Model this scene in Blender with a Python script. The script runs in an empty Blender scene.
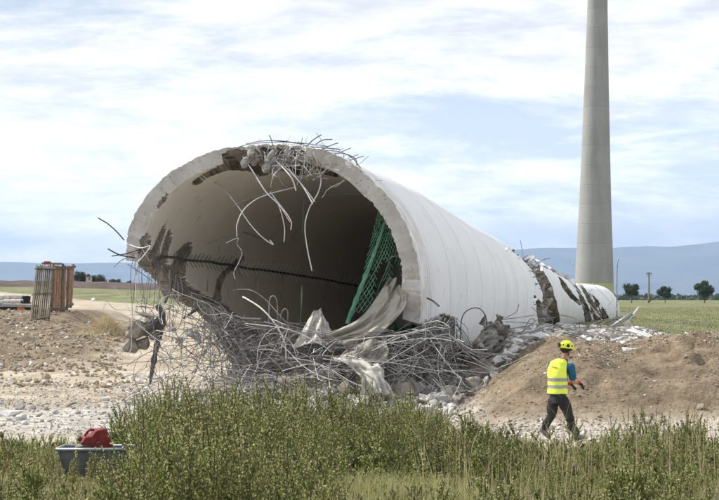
import bpy, bmesh, math, random
import numpy as np
from mathutils import Vector, Matrix, Euler

random.seed(7)
rng = np.random.default_rng(11)
scn = bpy.context.scene
COL = scn.collection

# ------------------------------------------------------------------ camera
CH = 2.78            # camera height (m)
F = 1997.0           # focal length in pixels of the 719 px wide photograph (100 mm lens)
CX, HY = 359.5, 290.0
cam = bpy.data.cameras.new('camera')
cam.lens = 100.0; cam.sensor_width = 36.0
cam.shift_y = (HY - 250.0) / 719.0
cam.clip_start = 0.5; cam.clip_end = 60000
camo = bpy.data.objects.new('camera', cam); COL.objects.link(camo)
camo.location = (0, 0, CH); camo.rotation_euler = (math.radians(90), 0, 0)
scn.camera = camo

# ------------------------------------------------------------------ light
SUN_AZ_VEC = Vector((-0.86, 0.30, 0.0)).normalized()
SUN_EL = math.radians(43)
sd = Vector((SUN_AZ_VEC.x * math.cos(SUN_EL), SUN_AZ_VEC.y * math.cos(SUN_EL), math.sin(SUN_EL)))
sun = bpy.data.lights.new('sun', 'SUN'); sun.energy = 5.0; sun.angle = math.radians(0.6); sun.color = (1.0, 0.95, 0.87)
suno = bpy.data.objects.new('sun', sun); COL.objects.link(suno)
suno.rotation_euler = sd.to_track_quat('Z', 'Y').to_euler(); suno.location = (-40, 30, 60)

world = bpy.data.worlds.new('World'); scn.world = world; world.use_nodes = True
wn, wl = world.node_tree.nodes, world.node_tree.links
wn.clear()
def N(nt, t, **kw):
    n = nt.nodes.new(t)
    for k, v in kw.items():
        if k.startswith('i_'):
            n.inputs[k[2:].replace('_', ' ')].default_value = v
        else:
            setattr(n, k, v)
    return n
wt = world.node_tree
sky = N(wt, 'ShaderNodeTexSky', sky_type='NISHITA', sun_disc=False)
sky.sun_elevation = SUN_EL
sky.sun_rotation = math.atan2(SUN_AZ_VEC.x, SUN_AZ_VEC.y)
sky.air_density = 1.0; sky.dust_density = 1.0; sky.ozone_density = 1.0
tc = N(wt, 'ShaderNodeTexCoord')
mp = N(wt, 'ShaderNodeMapping'); mp.inputs['Scale'].default_value = (1.0, 1.0, 4.2); mp.inputs['Location'].default_value = (0.35, 0.2, 0.1)
wl.new(tc.outputs['Generated'], mp.inputs['Vector'])
n1 = N(wt, 'ShaderNodeTexNoise', i_Scale=6.5, i_Detail=11.0, i_Roughness=0.63); n1.inputs['Distortion'].default_value = 0.25
wl.new(mp.outputs[0], n1.inputs['Vector'])
n2 = N(wt, 'ShaderNodeTexNoise', i_Scale=16.0, i_Detail=9.0, i_Roughness=0.65)
wl.new(mp.outputs[0], n2.inputs['Vector'])
cr = N(wt, 'ShaderNodeValToRGB')
cr.color_ramp.elements[0].position = 0.39; cr.color_ramp.elements[0].color = (0, 0, 0, 1)
cr.color_ramp.elements[1].position = 0.52; cr.color_ramp.elements[1].color = (1, 1, 1, 1)
wl.new(n1.outputs['Fac'], cr.inputs['Fac'])
cr2 = N(wt, 'ShaderNodeValToRGB')   # bright crests and greyer bellies of the clouds
cr2.color_ramp.elements[0].position = 0.36; cr2.color_ramp.elements[0].color = (8.1, 8.3, 8.8, 1)
cr2.color_ramp.elements[1].position = 0.60; cr2.color_ramp.elements[1].color = (11.3, 11.25, 11.3, 1)
wl.new(n2.outputs['Fac'], cr2.inputs['Fac'])
blue = N(wt, 'ShaderNodeMix', data_type='RGBA'); blue.inputs['Factor'].default_value = 0.74   # thin veil of high cloud over the blue
wl.new(sky.outputs[0], blue.inputs['A']); blue.inputs['B'].default_value = (6.7, 7.7, 8.9, 1)
mx = N(wt, 'ShaderNodeMix', data_type='RGBA')
wl.new(cr.outputs[0], mx.inputs['Factor']); wl.new(blue.outputs['Result'], mx.inputs['A']); wl.new(cr2.outputs[0], mx.inputs['B'])
# thick bright haze low over the horizon, all the way round
sz = N(wt, 'ShaderNodeSeparateXYZ'); wl.new(tc.outputs['Generated'], sz.inputs[0])
mr = N(wt, 'ShaderNodeMapRange', i_From_Min=0.0, i_From_Max=0.14, i_To_Min=1.58, i_To_Max=1.0); mr.interpolation_type = 'SMOOTHSTEP'; wl.new(sz.outputs[2], mr.inputs['Value'])
vm = N(wt, 'ShaderNodeVectorMath', operation='SCALE'); wl.new(mx.outputs['Result'], vm.inputs[0]); wl.new(mr.outputs[0], vm.inputs['Scale'])
bg = N(wt, 'ShaderNodeBackground'); bg.inputs['Strength'].default_value = 0.098
wl.new(vm.outputs[0], bg.inputs['Color'])
wo = N(wt, 'ShaderNodeOutputWorld'); wl.new(bg.outputs[0], wo.inputs['Surface'])

scn.view_settings.view_transform = 'Standard'; scn.view_settings.look = 'None'
scn.view_settings.exposure = 0.16; scn.view_settings.gamma = 1.0
scn.cycles.use_denoising = True
scn.cycles.max_bounces = 10; scn.cycles.diffuse_bounces = 7; scn.cycles.volume_bounces = 0
scn.cycles.transparent_max_bounces = 12

# ------------------------------------------------------------------ small maths
def P(px, py, D):
    """a place at depth D seen at a point of the photograph"""
    return Vector(((px - CX) / F * D, D, CH - (py - HY) / F * D))
def proj(X):
    X = np.asarray(X)
    return np.stack([CX + F * X[..., 0] / X[..., 1], HY - F * (X[..., 2] - CH) / X[..., 1]], -1)
def hash2(ix, iy, seed):
    h = (ix.astype(np.int64) * 374761393 + iy.astype(np.int64) * 668265263 + seed * 1442695041) & 0x7fffffff
    h = ((h ^ (h >> 13)) * 1274126177) & 0x7fffffff
    return ((h ^ (h >> 16)) & 0xffff) / 65535.0
def vnoise(x, y, seed=0):
    x = np.asarray(x, float); y = np.asarray(y, float)
    ix, iy = np.floor(x), np.floor(y); fx, fy = x - ix, y - iy
    fx = fx * fx * (3 - 2 * fx); fy = fy * fy * (3 - 2 * fy)
    ix = ix.astype(np.int64); iy = iy.astype(np.int64)
    a, b = hash2(ix, iy, seed), hash2(ix + 1, iy, seed)
    c, d = hash2(ix, iy + 1, seed), hash2(ix + 1, iy + 1, seed)
    return (a + (b - a) * fx) * (1 - fy) + (c + (d - c) * fx) * fy
def fbm(x, y, seed=0, octv=4):
    s = 0; a = 0.5; t = 0
    for k in range(octv):
        s = s + a * vnoise(np.asarray(x) * 2 ** k, np.asarray(y) * 2 ** k, seed + k * 17); t += a; a *= 0.5
    return s / t          # 0..1
def sstep(a, b, x):
    t = np.clip((np.asarray(x, float) - a) / (b - a), 0, 1); return t * t * (3 - 2 * t)
def inpoly(pts, poly):
    x, y = pts[..., 0], pts[..., 1]; r = np.zeros(x.shape, bool); n = len(poly)
    for i in range(n):
        x0, y0 = poly[i]; x1, y1 = poly[(i + 1) % n]
        c = ((y0 > y) != (y1 > y)) & (x < (x1 - x0) * (y - y0) / ((y1 - y0) if y1 != y0 else 1e-9) + x0)
        r ^= c
    return r

# ------------------------------------------------------------------ mesh building
def mesh_from(name, V, Fc, mats=None, mi=None, smooth=False):
    """numpy verts, list/array of faces (all the same size or ragged)"""
    me = bpy.data.meshes.new(name)
    V = np.asarray(V, dtype=np.float32)
    if isinstance(Fc, np.ndarray):
        n, k = Fc.shape
        me.vertices.add(len(V)); me.vertices.foreach_set('co', V.ravel())
        me.loops.add(n * k); me.loops.foreach_set('vertex_index', Fc.astype(np.int32).ravel())
        me.polygons.add(n); me.polygons.foreach_set('loop_start', np.arange(0, n * k, k, dtype=np.int32))
        me.polygons.foreach_set('loop_total', np.full(n, k, dtype=np.int32))
        me.update(calc_edges=True)
    else:
        me.from_pydata([tuple(v) for v in V], [], Fc)
    for m in (mats or []): me.materials.append(m)
    if mi is not None: me.polygons.foreach_set('material_index', np.asarray(mi, dtype=np.int32))
    me.polygons.foreach_set('use_smooth', np.full(len(me.polygons), bool(smooth)))
    me.update()
    return me
def obj(name, me, parent=None, loc=None, rot=None, **props):
    o = bpy.data.objects.new(name, me); COL.objects.link(o)
    if parent is not None: o.parent = parent
    if loc is not None: o.location = loc
    if rot is not None: o.rotation_euler = rot
    for k, v in props.items(): o[k] = v
    return o
def thing(name, label, cat, loc=(0, 0, 0), rot=(0, 0, 0), group=None):
    o = bpy.data.objects.new(name, None); COL.objects.link(o)
    o.empty_display_size = 0.3; o.location = loc; o.rotation_euler = rot
    o['label'] = label; o['category'] = cat
    if group: o['group'] = group
    return o
class MB:
    """collects shapes into one mesh"""
    def __init__(s): s.v = []; s.f = []; s.m = []
    def add(s, V, Fc, m=0):
        b = len(s.v); s.v += [tuple(p) for p in V]; s.f += [tuple(i + b for i in f) for f in Fc]; s.m += [m] * len(Fc); return s
    def box(s, c, d, rot=None, m=0, taper=1.0):
        V = []
        for z in (-.5, .5):
            t = taper if z > 0 else 1
            for x, y in ((-.5, -.5), (.5, -.5), (.5, .5), (-.5, .5)): V.append(Vector((x * d[0] * t, y * d[1] * t, z * d[2])))
        if rot is not None:
            R = rot if isinstance(rot, Matrix) else Euler(rot).to_matrix(); V = [R @ v for v in V]
        V = [v + Vector(c) for v in V]
        return s.add(V, [(3, 2, 1, 0), (4, 5, 6, 7), (0, 1, 5, 4), (1, 2, 6, 5), (2, 3, 7, 6), (3, 0, 4, 7)], m)
    def tube(s, pts, r, n=6, m=0, cap=True):
        pts = [Vector(p) for p in pts]; rs = r if hasattr(r, '__len__') else [r] * len(pts)
        rings = []; up = Vector((0.3, 0.2, 1)).normalized()
        for i, p in enumerate(pts):
            d = (pts[min(i + 1, len(pts) - 1)] - pts[max(i - 1, 0)])
            if d.length < 1e-9: d = Vector((0, 0, 1))
            d.normalize()
            a = d.cross(up)
            if a.length < 1e-3: a = d.cross(Vector((1, 0, 0)))
            a.normalize(); b = d.cross(a)
            rings.append([p + (a * math.cos(2 * math.pi * k / n) + b * math.sin(2 * math.pi * k / n)) * rs[i] for k in range(n)])
        V = [v for rg in rings for v in rg]; Fc = []
        for i in range(len(pts) - 1):
            for k in range(n):
                k2 = (k + 1) % n; Fc.append((i * n + k, i * n + k2, (i + 1) * n + k2, (i + 1) * n + k))
        if cap: Fc += [tuple(range(n))[::-1], tuple((len(pts) - 1) * n + k for k in range(n))]
        return s.add(V, Fc, m)
    def lathe(s, prof, n=16, m=0, M=None, cap=True):
        V = []; Fc = []
        for (r, z) in prof:
            for k in range(n): V.append(Vector((r * math.cos(2 * math.pi * k / n), r * math.sin(2 * math.pi * k / n), z)))
        for i in range(len(prof) - 1):
            for k in range(n):
                k2 = (k + 1) % n; Fc.append((i * n + k, i * n + k2, (i + 1) * n + k2, (i + 1) * n + k))
        if cap: Fc += [tuple(range(n))[::-1], tuple((len(prof) - 1) * n + k for k in range(n))]
        if M is not None: V = [M @ v for v in V]
        return s.add(V, Fc, m)
    def mesh(s, name, mats, smooth=False):
        me = bpy.data.meshes.new(name); me.from_pydata(s.v, [], s.f)
        for m in (mats if isinstance(mats, (list, tuple)) else [mats]): me.materials.append(m)
        me.polygons.foreach_set('material_index', s.m)
        me.polygons.foreach_set('use_smooth', [smooth] * len(s.f)); me.update()
        return me
    def build(s, name, mats, parent=None, smooth=False, **kw): return obj(name, s.mesh(name, mats, smooth), parent, **kw)
def smooth_path(pts, k=5):
    pts = [Vector(p) for p in pts]
    if len(pts) < 3: return pts
    q = [pts[0] * 2 - pts[1]] + pts + [pts[-1] * 2 - pts[-2]]; out = []
    for i in range(1, len(q) - 2):
        for j in range(k):
            t = j / k; a, b, c, d = q[i - 1], q[i], q[i + 1], q[i + 2]
            out.append(0.5 * ((2 * b) + (c - a) * t + (2 * a - 5 * b + 4 * c - d) * t * t + (3 * b - a - 3 * c + d) * t ** 3))
    out.append(pts[-1]); return out

# ------------------------------------------------------------------ materials
def mat(name, col, rough=0.85, noise=None, metal=0.0, bump=None, col2=None, spec=0.3, coord='Object', extra=None, stops=(0.35, 0.65)):
    """noise=(scale, detail), mixes col..col2; bump=(scale, strength, distance)"""
    m = bpy.data.materials.new(name); m.use_nodes = True; nt = m.node_tree
    b = nt.nodes['Principled BSDF']; b.inputs['Roughness'].default_value = rough; b.inputs['Metallic'].default_value = metal
    b.inputs['Specular IOR Level'].default_value = spec
    c4 = tuple(col) + (1,)
    b.inputs['Base Color'].default_value = c4
    tcn = nt.nodes.new('ShaderNodeTexCoord')
    if noise:
        n = N(nt, 'ShaderNodeTexNoise', i_Scale=noise[0], i_Detail=noise[1], i_Roughness=0.62); nt.links.new(tcn.outputs[coord], n.inputs['Vector'])
        r = N(nt, 'ShaderNodeValToRGB'); r.color_ramp.elements[0].position = stops[0]; r.color_ramp.elements[1].position = stops[1]
        r.color_ramp.elements[0].color = c4; r.color_ramp.elements[1].color = tuple(col2 or [min(1, x * 1.3) for x in col]) + (1,)
        nt.links.new(n.outputs['Fac'], r.inputs['Fac']); nt.links.new(r.outputs[0], b.inputs['Base Color'])
        m['ramp'] = r.name
    if bump:
        n = N(nt, 'ShaderNodeTexNoise', i_Scale=bump[0], i_Detail=6.0, i_Roughness=0.65); nt.links.new(tcn.outputs[coord], n.inputs['Vector'])
        bp = N(nt, 'ShaderNodeBump', i_Strength=bump[1], i_Distance=bump[2]); nt.links.new(n.outputs['Fac'], bp.inputs['Height'])
        nt.links.new(bp.outputs[0], b.inputs['Normal'])
    return m
def mixin(m, fac_socket, col):
    """lay another colour over a material's base colour by a factor socket"""
    nt = m.node_tree; b = nt.nodes['Principled BSDF']; i = b.inputs['Base Color']
    x = N(nt, 'ShaderNodeMix', data_type='RGBA')
    if i.is_linked: nt.links.new(i.links[0].from_socket, x.inputs['A'])
    else: x.inputs['A'].default_value = i.default_value
    if isinstance(col, tuple): x.inputs['B'].default_value = col + (1,)
    else: nt.links.new(col, x.inputs['B'])
    nt.links.new(fac_socket, x.inputs['Factor']); nt.links.new(x.outputs['Result'], i)
    return x
def noisefac(m, scale, lo, hi, detail=5.0, mapscale=None, coord='Object', rough=0.6):
    nt = m.node_tree; t = nt.nodes.new('ShaderNodeTexCoord'); src = t.outputs[coord]
    if mapscale:
        q = nt.nodes.new('ShaderNodeMapping'); q.inputs['Scale'].default_value = mapscale; nt.links.new(src, q.inputs['Vector']); src = q.outputs[0]
    n = N(nt, 'ShaderNodeTexNoise', i_Scale=scale, i_Detail=detail, i_Roughness=rough); nt.links.new(src, n.inputs['Vector'])
    r = N(nt, 'ShaderNodeMapRange', i_From_Min=lo, i_From_Max=hi); nt.links.new(n.outputs['Fac'], r.inputs['Value'])
    return r.outputs[0]
M_ = {}
M_['paint'] = mat('white_tower_paint', (0.74, 0.745, 0.745), 0.7, (0.5, 6), col2=(0.81, 0.81, 0.805), bump=(6, 0.15, 0.02))
mixin(M_['paint'], noisefac(M_['paint'], 0.9, 0.60, 0.80, 9), (0.56, 0.55, 0.52))
nt_ = M_['paint'].node_tree; t_ = nt_.nodes.new('ShaderNodeTexCoord'); s_ = nt_.nodes.new('ShaderNodeSeparateXYZ'); nt_.links.new(t_.outputs['Object'], s_.inputs[0])
r_ = N(nt_, 'ShaderNodeMapRange', i_From_Min=1.9, i_From_Max=-0.6); nt_.links.new(s_.outputs[1], r_.inputs['Value'])
q_ = nt_.nodes.new('ShaderNodeMath'); q_.operation = 'MULTIPLY'; nt_.links.new(r_.outputs[0], q_.inputs[0]); nt_.links.new(noisefac(M_['paint'], 1.3, .40, .62, 9), q_.inputs[1])
mixin(M_['paint'], q_.outputs[0], (0.50, 0.455, 0.39))
mixin(M_['paint'], noisefac(M_['paint'], 5.0, .66, .72, 6, (1, .25, 1)), (0.44, 0.43, 0.41))
M_['joint'] = mat('joint_line', (0.50, 0.50, 0.49), 0.9)
M_['inner'] = mat('inner_concrete', (0.70, 0.665, 0.60), 0.9, (0.35, 5), col2=(0.77, 0.735, 0.67), bump=(9, 0.2, 0.02))
mixin(M_['inner'], noisefac(M_['inner'], 2.5, 0.62, 0.72, 8, (1, 1, 0.5)), (0.48, 0.44, 0.37))
M_['rim'] = mat('rim_concrete', (0.38, 0.36, 0.335), 0.9, (1.6, 7), col2=(0.52, 0.50, 0.47), bump=(10, 0.5, 0.04))
mixin(M_['rim'], noisefac(M_['rim'], 2.6, 0.54, 0.66, 9), (0.30, 0.25, 0.19))
mixin(M_['rim'], noisefac(M_['rim'], 14, 0.66, 0.70, 3), (0.12, 0.10, 0.085))
M_['broken'] = mat('broken_concrete', (0.17, 0.145, 0.12), 0.95, (3.0, 9), col2=(0.44, 0.40, 0.345), bump=(5, 1.0, 0.12))
M_['chunk'] = mat('rubble_concrete', (0.28, 0.27, 0.255), 0.95, (2.0, 6), col2=(0.48, 0.465, 0.44), bump=(9, 0.7, 0.05), coord='Object')
M_['chunk_white'] = mat('pale_rubble', (0.50, 0.49, 0.47), 0.95, (3.0, 6), col2=(0.70, 0.69, 0.66), bump=(9, 0.6, 0.04))
M_['chunk_brown'] = mat('brownish_concrete', (0.22, 0.19, 0.155), 0.95, (2.0, 7), col2=(0.42, 0.37, 0.31), bump=(7, 1.0, 0.06))
M_['stone'] = mat('earth_stones', (0.20, 0.165, 0.12), 0.95, (3.0, 6), col2=(0.36, 0.30, 0.225))
M_['rebar'] = mat('grey_rebar_steel', (0.085, 0.078, 0.072), 0.7, (2.2, 5), col2=(0.33, 0.315, 0.30), metal=0.15, spec=0.4)
M_['rebar_white'] = mat('pale_dusty_rebar', (0.50, 0.49, 0.48), 0.7, (5.0, 4), col2=(0.72, 0.71, 0.70))
M_['rebar_dark'] = mat('dark_rebar_steel', (0.06, 0.055, 0.05), 0.7, (9.0, 4), col2=(0.14, 0.13, 0.12), metal=0.2)
M_['steel'] = mat('galvanised_steel', (0.25, 0.26, 0.27), 0.5, (4.0, 4), col2=(0.36, 0.37, 0.38), metal=0.6)
# ================================================================== the ground
def ground(x, y):
    x = np.asarray(x, float); y = np.asarray(y, float)
    z = 1.0 * sstep(52, 92, y)
    r = np.hypot(x, y)
    q = np.clip(x / np.maximum(np.abs(y), 1), -0.5, 0.5)
    left = sstep(0.02, -0.06, q)
    zl = 1.0 + (1.78 + .95 * sstep(-.10, -.19, q)) * sstep(150, 420, y); zr = 1.0 - 0.82 * sstep(150, 400, y)
    far = zr + (zl - zr) * left
    z = np.where(y > 120, far, z)
    # the field ends in a low crest and the land falls to the valley
    z = z - 66.0 * sstep(470, 3200, r) - 0.0
    # weed-grown bank at the photographer's feet
    bank = 0.95 * sstep(31, 21, y) + 0.10 * (fbm(x * .5, y * .5, 3) - .5)
    z = z + bank * sstep(200, 60, y) * (y < 40)
    # bulldozed earth mound, right
    ridge = sstep(1.6, 4.4, x + 0.5 * (fbm(y * .4, x * .2, 5) - .5) * 2 - (y - 45) * 0.10)
    prof = sstep(39.8, 45.6, y) * (1 - sstep(47.5, 54, y))
    mz = 1.58 - 0.22 * np.exp(-((x - 6.2) / 0.9) ** 2) + 0.035 * np.clip(x - 4, 0, 5)
    z = np.maximum(z, z * (1 - prof) + mz * ridge * prof)
    z = z + 0.34 * (fbm(x * 1.1, y * 1.1, 8) - .5) * ridge * prof
    # rubble-strewn shoulder behind the mound, right of the tube
    sh = sstep(3.0, 4.6, x) * sstep(47.5, 53, y) * (1 - sstep(78, 95, y)) * (1 - sstep(9.5, 15, x))
    z = z + sh * (1.12 - 0.7 * sstep(55, 85, y)) * (0.8 + .3 * fbm(x * .6, y * .6, 21))
    # rubble heap in the mouth
    hp = np.exp(-((x + 0.6) / 3.0) ** 4) * sstep(44.5, 47.5, y) * (1 - sstep(56, 66, y))
    z = z + hp * (0.55 + 0.5 * (fbm(x * .7, y * .7, 31) - .3))
    # earth heap by the wooden panels, left
    h2 = sstep(-12.6, -14.2, x) * sstep(91.5, 97.5, y + .8 * (fbm(x * .6, y * .3, 12) - .5)) * (1 - sstep(112, 122, y))
    z = z + 0.72 * h2
    h3 = sstep(-8.2, -10.0, x + (y - 75) * .08) * sstep(59, 66, y) * (1 - sstep(91, 97, y))
    z = z + h3 * (0.02 + .42 * fbm(x * 1.0, y * .6, 44))
    h4 = np.exp(-((x + 10.1) / 0.5) ** 2) * np.exp(-((y - 80) / 2.2) ** 2)
    z = z + 0.5 * h4
    near = sstep(160, 90, y)
    z = z + near * 0.09 * (fbm(x * .9 + 7, y * .9, 51) - .5)
    z = z + near * (0.05 + 0.20 * np.clip(ridge * prof + h3 + h4, 0, 1)) * (fbm(x * 3.3, y * 3.3, 61, 3) - .5)
    z = z - 0.16 * np.clip(ridge * prof, 0, 1) * sstep(.62, .75, fbm(x * 1.6 + 3, y * 1.1, 67, 3))
    return z
import bisect
def gz(x, y):
    i = min(max(bisect.bisect_right(XL, x) - 1, 0), len(XL) - 2); j = min(max(bisect.bisect_right(YL, y) - 1, 0), len(YL) - 2)
    u = (x - XL[i]) / (XL[i + 1] - XL[i]); v = (y - YL[j]) / (YL[j + 1] - YL[j])
    return float((Z[j, i] * (1 - u) + Z[j, i + 1] * u) * (1 - v) + (Z[j + 1, i] * (1 - u) + Z[j + 1, i + 1] * u) * v)

def axis(segs):
    out = []
    for a, b, st in segs: out += list(np.arange(a, b, st))
    return out
xs = [-16000, -9000, -5000, -2500, -1200, -600, -300, -150, -90, -60] + axis([(-45, -20, 1.0), (-20, -8, .25), (-8, 9.5, .10), (9.5, 22, .3), (22, 45, 1.2)]) + [45, 60, 90, 150, 300, 600, 1200, 2500, 5000, 9000, 16000]
ys = [-3000, -1000, -300, -100, -40, -15, 0, 6] + axis([(8, 34, .4), (34, 60, .11), (60, 100, .3), (100, 160, 1.0), (160, 480, 6)]) + list(np.geomspace(480, 19000, 60))
xs = np.array(xs, float); ys = np.array(ys, float)
X, Y = np.meshgrid(xs, ys); Z = ground(X, Y); XL, YL = list(xs), list(ys)
nx, ny = len(xs), len(ys)
idx = np.arange(nx * ny).reshape(ny, nx)
Fg = np.stack([idx[:-1, :-1], idx[:-1, 1:], idx[1:, 1:], idx[1:, :-1]], -1).reshape(-1, 4)
def wpos(nt):
    g = nt.nodes.new('ShaderNodeNewGeometry'); s = nt.nodes.new('ShaderNodeSeparateXYZ'); nt.links.new(g.outputs['Position'], s.inputs[0]); return g, s
def mth(nt, op, a, b=None, c=None, clamp=False):
    n = nt.nodes.new('ShaderNodeMath'); n.operation = op; n.use_clamp = clamp
    for i, v in enumerate((a, b, c)):
        if v is None: continue
        if isinstance(v, (int, float)): n.inputs[i].default_value = v
        else: nt.links.new(v, n.inputs[i])
    return n.outputs[0]
def mrange(nt, v, a, b, c=0.0, d=1.0):
    n = N(nt, 'ShaderNodeMapRange', i_From_Min=a, i_From_Max=b, i_To_Min=c, i_To_Max=d); n.interpolation_type = 'SMOOTHSTEP'
    nt.links.new(v, n.inputs['Value']); return n.outputs[0]
gm = mat('earth_and_fields', (0.30, 0.24, 0.165), 0.95, (0.55, 10), col2=(0.56, 0.49, 0.385), bump=(3.6, 1.0, 0.16), coord='Object')
nt = gm.node_tree; gm_geo, sp = wpos(nt); gx, gy = sp.outputs[0], sp.outputs[1]
nz = N(nt, 'ShaderNodeTexNoise', i_Scale=0.45, i_Detail=6.0); nt.links.new(gm_geo.outputs['Position'], nz.inputs['Vector'])
nf = nz.outputs['Fac']
wob = mth(nt, 'MULTIPLY_ADD', nf, 6.0, -3.0)
# brown mound
yy = mth(nt, 'ADD', gy, wob); xx = mth(nt, 'ADD', gx, mth(nt, 'MULTIPLY', wob, 0.4))
mound = mth(nt, 'MULTIPLY', mth(nt, 'MULTIPLY', mrange(nt, xx, 0.8, 2.4), mrange(nt, gy, 40.0, 42.0)), mrange(nt, yy, 51, 48.6))
mc = N(nt, 'ShaderNodeValToRGB'); mc.color_ramp.elements[0].color = (0.120, 0.088, 0.055, 1); mc.color_ramp.elements[1].color = (0.32, 0.25, 0.168, 1)
mc.color_ramp.elements[0].position = .35; mc.color_ramp.elements[1].position = .68
nm = N(nt, 'ShaderNodeTexNoise', i_Scale=1.3, i_Detail=10.0, i_Roughness=0.7); nt.links.new(gm_geo.outputs['Position'], nm.inputs['Vector']); nt.links.new(nm.outputs['Fac'], mc.inputs['Fac'])
mixin(gm, mound, mc.outputs[0])
# darker dug soil round the wooden panels
dug = mth(nt, 'MULTIPLY', mth(nt, 'MULTIPLY', mrange(nt, xx, -8.0, -10.0), mrange(nt, yy, 60, 66)), mrange(nt, yy, 112, 104))
mixin(gm, mth(nt, 'MULTIPLY', dug, 1.0), mc.outputs[0])
# crushed white concrete spread over the near ground
n3 = N(nt, 'ShaderNodeTexNoise', i_Scale=0.8, i_Detail=8.0, i_Roughness=0.7); nt.links.new(gm_geo.outputs['Position'], n3.inputs['Vector'])
w1 = mth(nt, 'MULTIPLY', mth(nt, 'MULTIPLY', mrange(nt, gx, 3.2, 1.5), mrange(nt, gy, 36, 40)), mrange(nt, mth(nt, 'SUBTRACT', yy, mth(nt, 'MULTIPLY', gx, 1.1)), 59, 51))
w2 = mth(nt, 'MULTIPLY', mth(nt, 'MULTIPLY', mrange(nt, gx, 3.0, 5.0), mrange(nt, gy, 48.6, 49.8)), mrange(nt, yy, 92, 80))
w3 = mth(nt, 'MULTIPLY', mrange(nt, gy, 41.5, 40.0), mrange(nt, gy, 36, 38))
w = mth(nt, 'MAXIMUM', mth(nt, 'MAXIMUM', w1, w2), mth(nt, 'MULTIPLY', w3, .6))
wf = mth(nt, 'MULTIPLY', w, mrange(nt, n3.outputs['Fac'], 0.33, 0.52))
wc = N(nt, 'ShaderNodeValToRGB'); wc.color_ramp.elements[0].color = (0.34, 0.31, 0.27, 1); wc.color_ramp.elements[1].color = (0.72, 0.70, 0.66, 1)
wc.color_ramp.elements[0].position = .4; wc.color_ramp.elements[1].position = .62
nt.links.new(nm.outputs['Fac'], wc.inputs['Fac']); mixin(gm, wf, wc.outputs[0])
# grass fields
gl = mth(nt, 'ADD', gy, mth(nt, 'MULTIPLY', gx, 2.8)); gl = mth(nt, 'ADD', gl, mth(nt, 'MULTIPLY', wob, 1.6)); gl = mth(nt, 'ADD', gl, mth(nt, 'MULTIPLY', mth(nt, 'MAXIMUM', gx, 0.0), 2.6))
grass_f = mrange(nt, gl, 146, 152)
n4 = N(nt, 'ShaderNodeTexNoise', i_Scale=1.0, i_Detail=8.0, i_Roughness=0.7)
mg = nt.nodes.new('ShaderNodeMapping'); mg.inputs['Scale'].default_value = (0.30, 0.035, 0.3); nt.links.new(gm_geo.outputs['Position'], mg.inputs['Vector']); nt.links.new(mg.outputs[0], n4.inputs['Vector'])
gc = N(nt, 'ShaderNodeValToRGB'); gc.color_ramp.elements[0].color = (0.09, 0.11, 0.04, 1); gc.color_ramp.elements[1].color = (0.26, 0.25, 0.12, 1)
gc.color_ramp.elements[0].position = .34; gc.color_ramp.elements[1].position = .66
nt.links.new(n4.outputs['Fac'], gc.inputs['Fac']); mixin(gm, grass_f, gc.outputs[0])
# weedy bank under the foreground plants
bf = mrange(nt, yy, 35, 31); mixin(gm, bf, (0.13, 0.115, 0.06))
# valley floor beyond the crest: patchwork of pale and dark fields
vf = mrange(nt, gy, 520, 900)
vo = N(nt, 'ShaderNodeTexVoronoi', i_Scale=1.0); mv = nt.nodes.new('ShaderNodeMapping'); mv.inputs['Scale'].default_value = (0.0022, 0.0007, 0.001)
nt.links.new(gm_geo.outputs['Position'], mv.inputs['Vector']); nt.links.new(mv.outputs[0], vo.inputs['Vector'])
vs = nt.nodes.new('ShaderNodeSeparateColor'); nt.links.new(vo.outputs['Color'], vs.inputs[0])
vc = N(nt, 'ShaderNodeValToRGB'); e = vc.color_ramp.elements; e[0].color = (0.07, 0.10, 0.05, 1); e[1].color = (0.42, 0.40, 0.33, 1); e[0].position = .35; e[1].position = .75
nt.links.new(vs.outputs[0], vc.inputs['Fac']); mixin(gm, vf, vc.outputs[0])
obj('ground', mesh_from('ground', np.stack([X, Y, Z], -1).reshape(-1, 3), Fg, [gm], smooth=True), kind='structure')

# ploughed brown bank along the far edge of the left field
bx = np.arange(-400, 8, 3.0); prof_b = [(-14, -0.5), (-7, .7), (0, 1.25), (14, 1.3), (40, .6), (60, -1)]
V = []
for x in bx:
    for (dy, dz) in prof_b:
        yb = 408 + dy + 0.03 * x; V.append((x, yb, gz(x, 408) + dz * sstep(8, -12, x) + 0.5 * (vnoise(x * .3, dy * .3, 4) - .5)))
nb = len(prof_b); ib = np.arange(len(bx) * nb).reshape(len(bx), nb)
Fb = np.stack([ib[:-1, :-1], ib[1:, :-1], ib[1:, 1:], ib[:-1, 1:]], -1).reshape(-1, 4)
mb_ = mat('ploughed_earth', (0.06, 0.042, 0.034), 0.95, (0.4, 8), col2=(0.12, 0.085, 0.065))
obj('ploughed_bank', mesh_from('ploughed_bank', V, Fb, [mb_], smooth=True), kind='structure')

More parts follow.
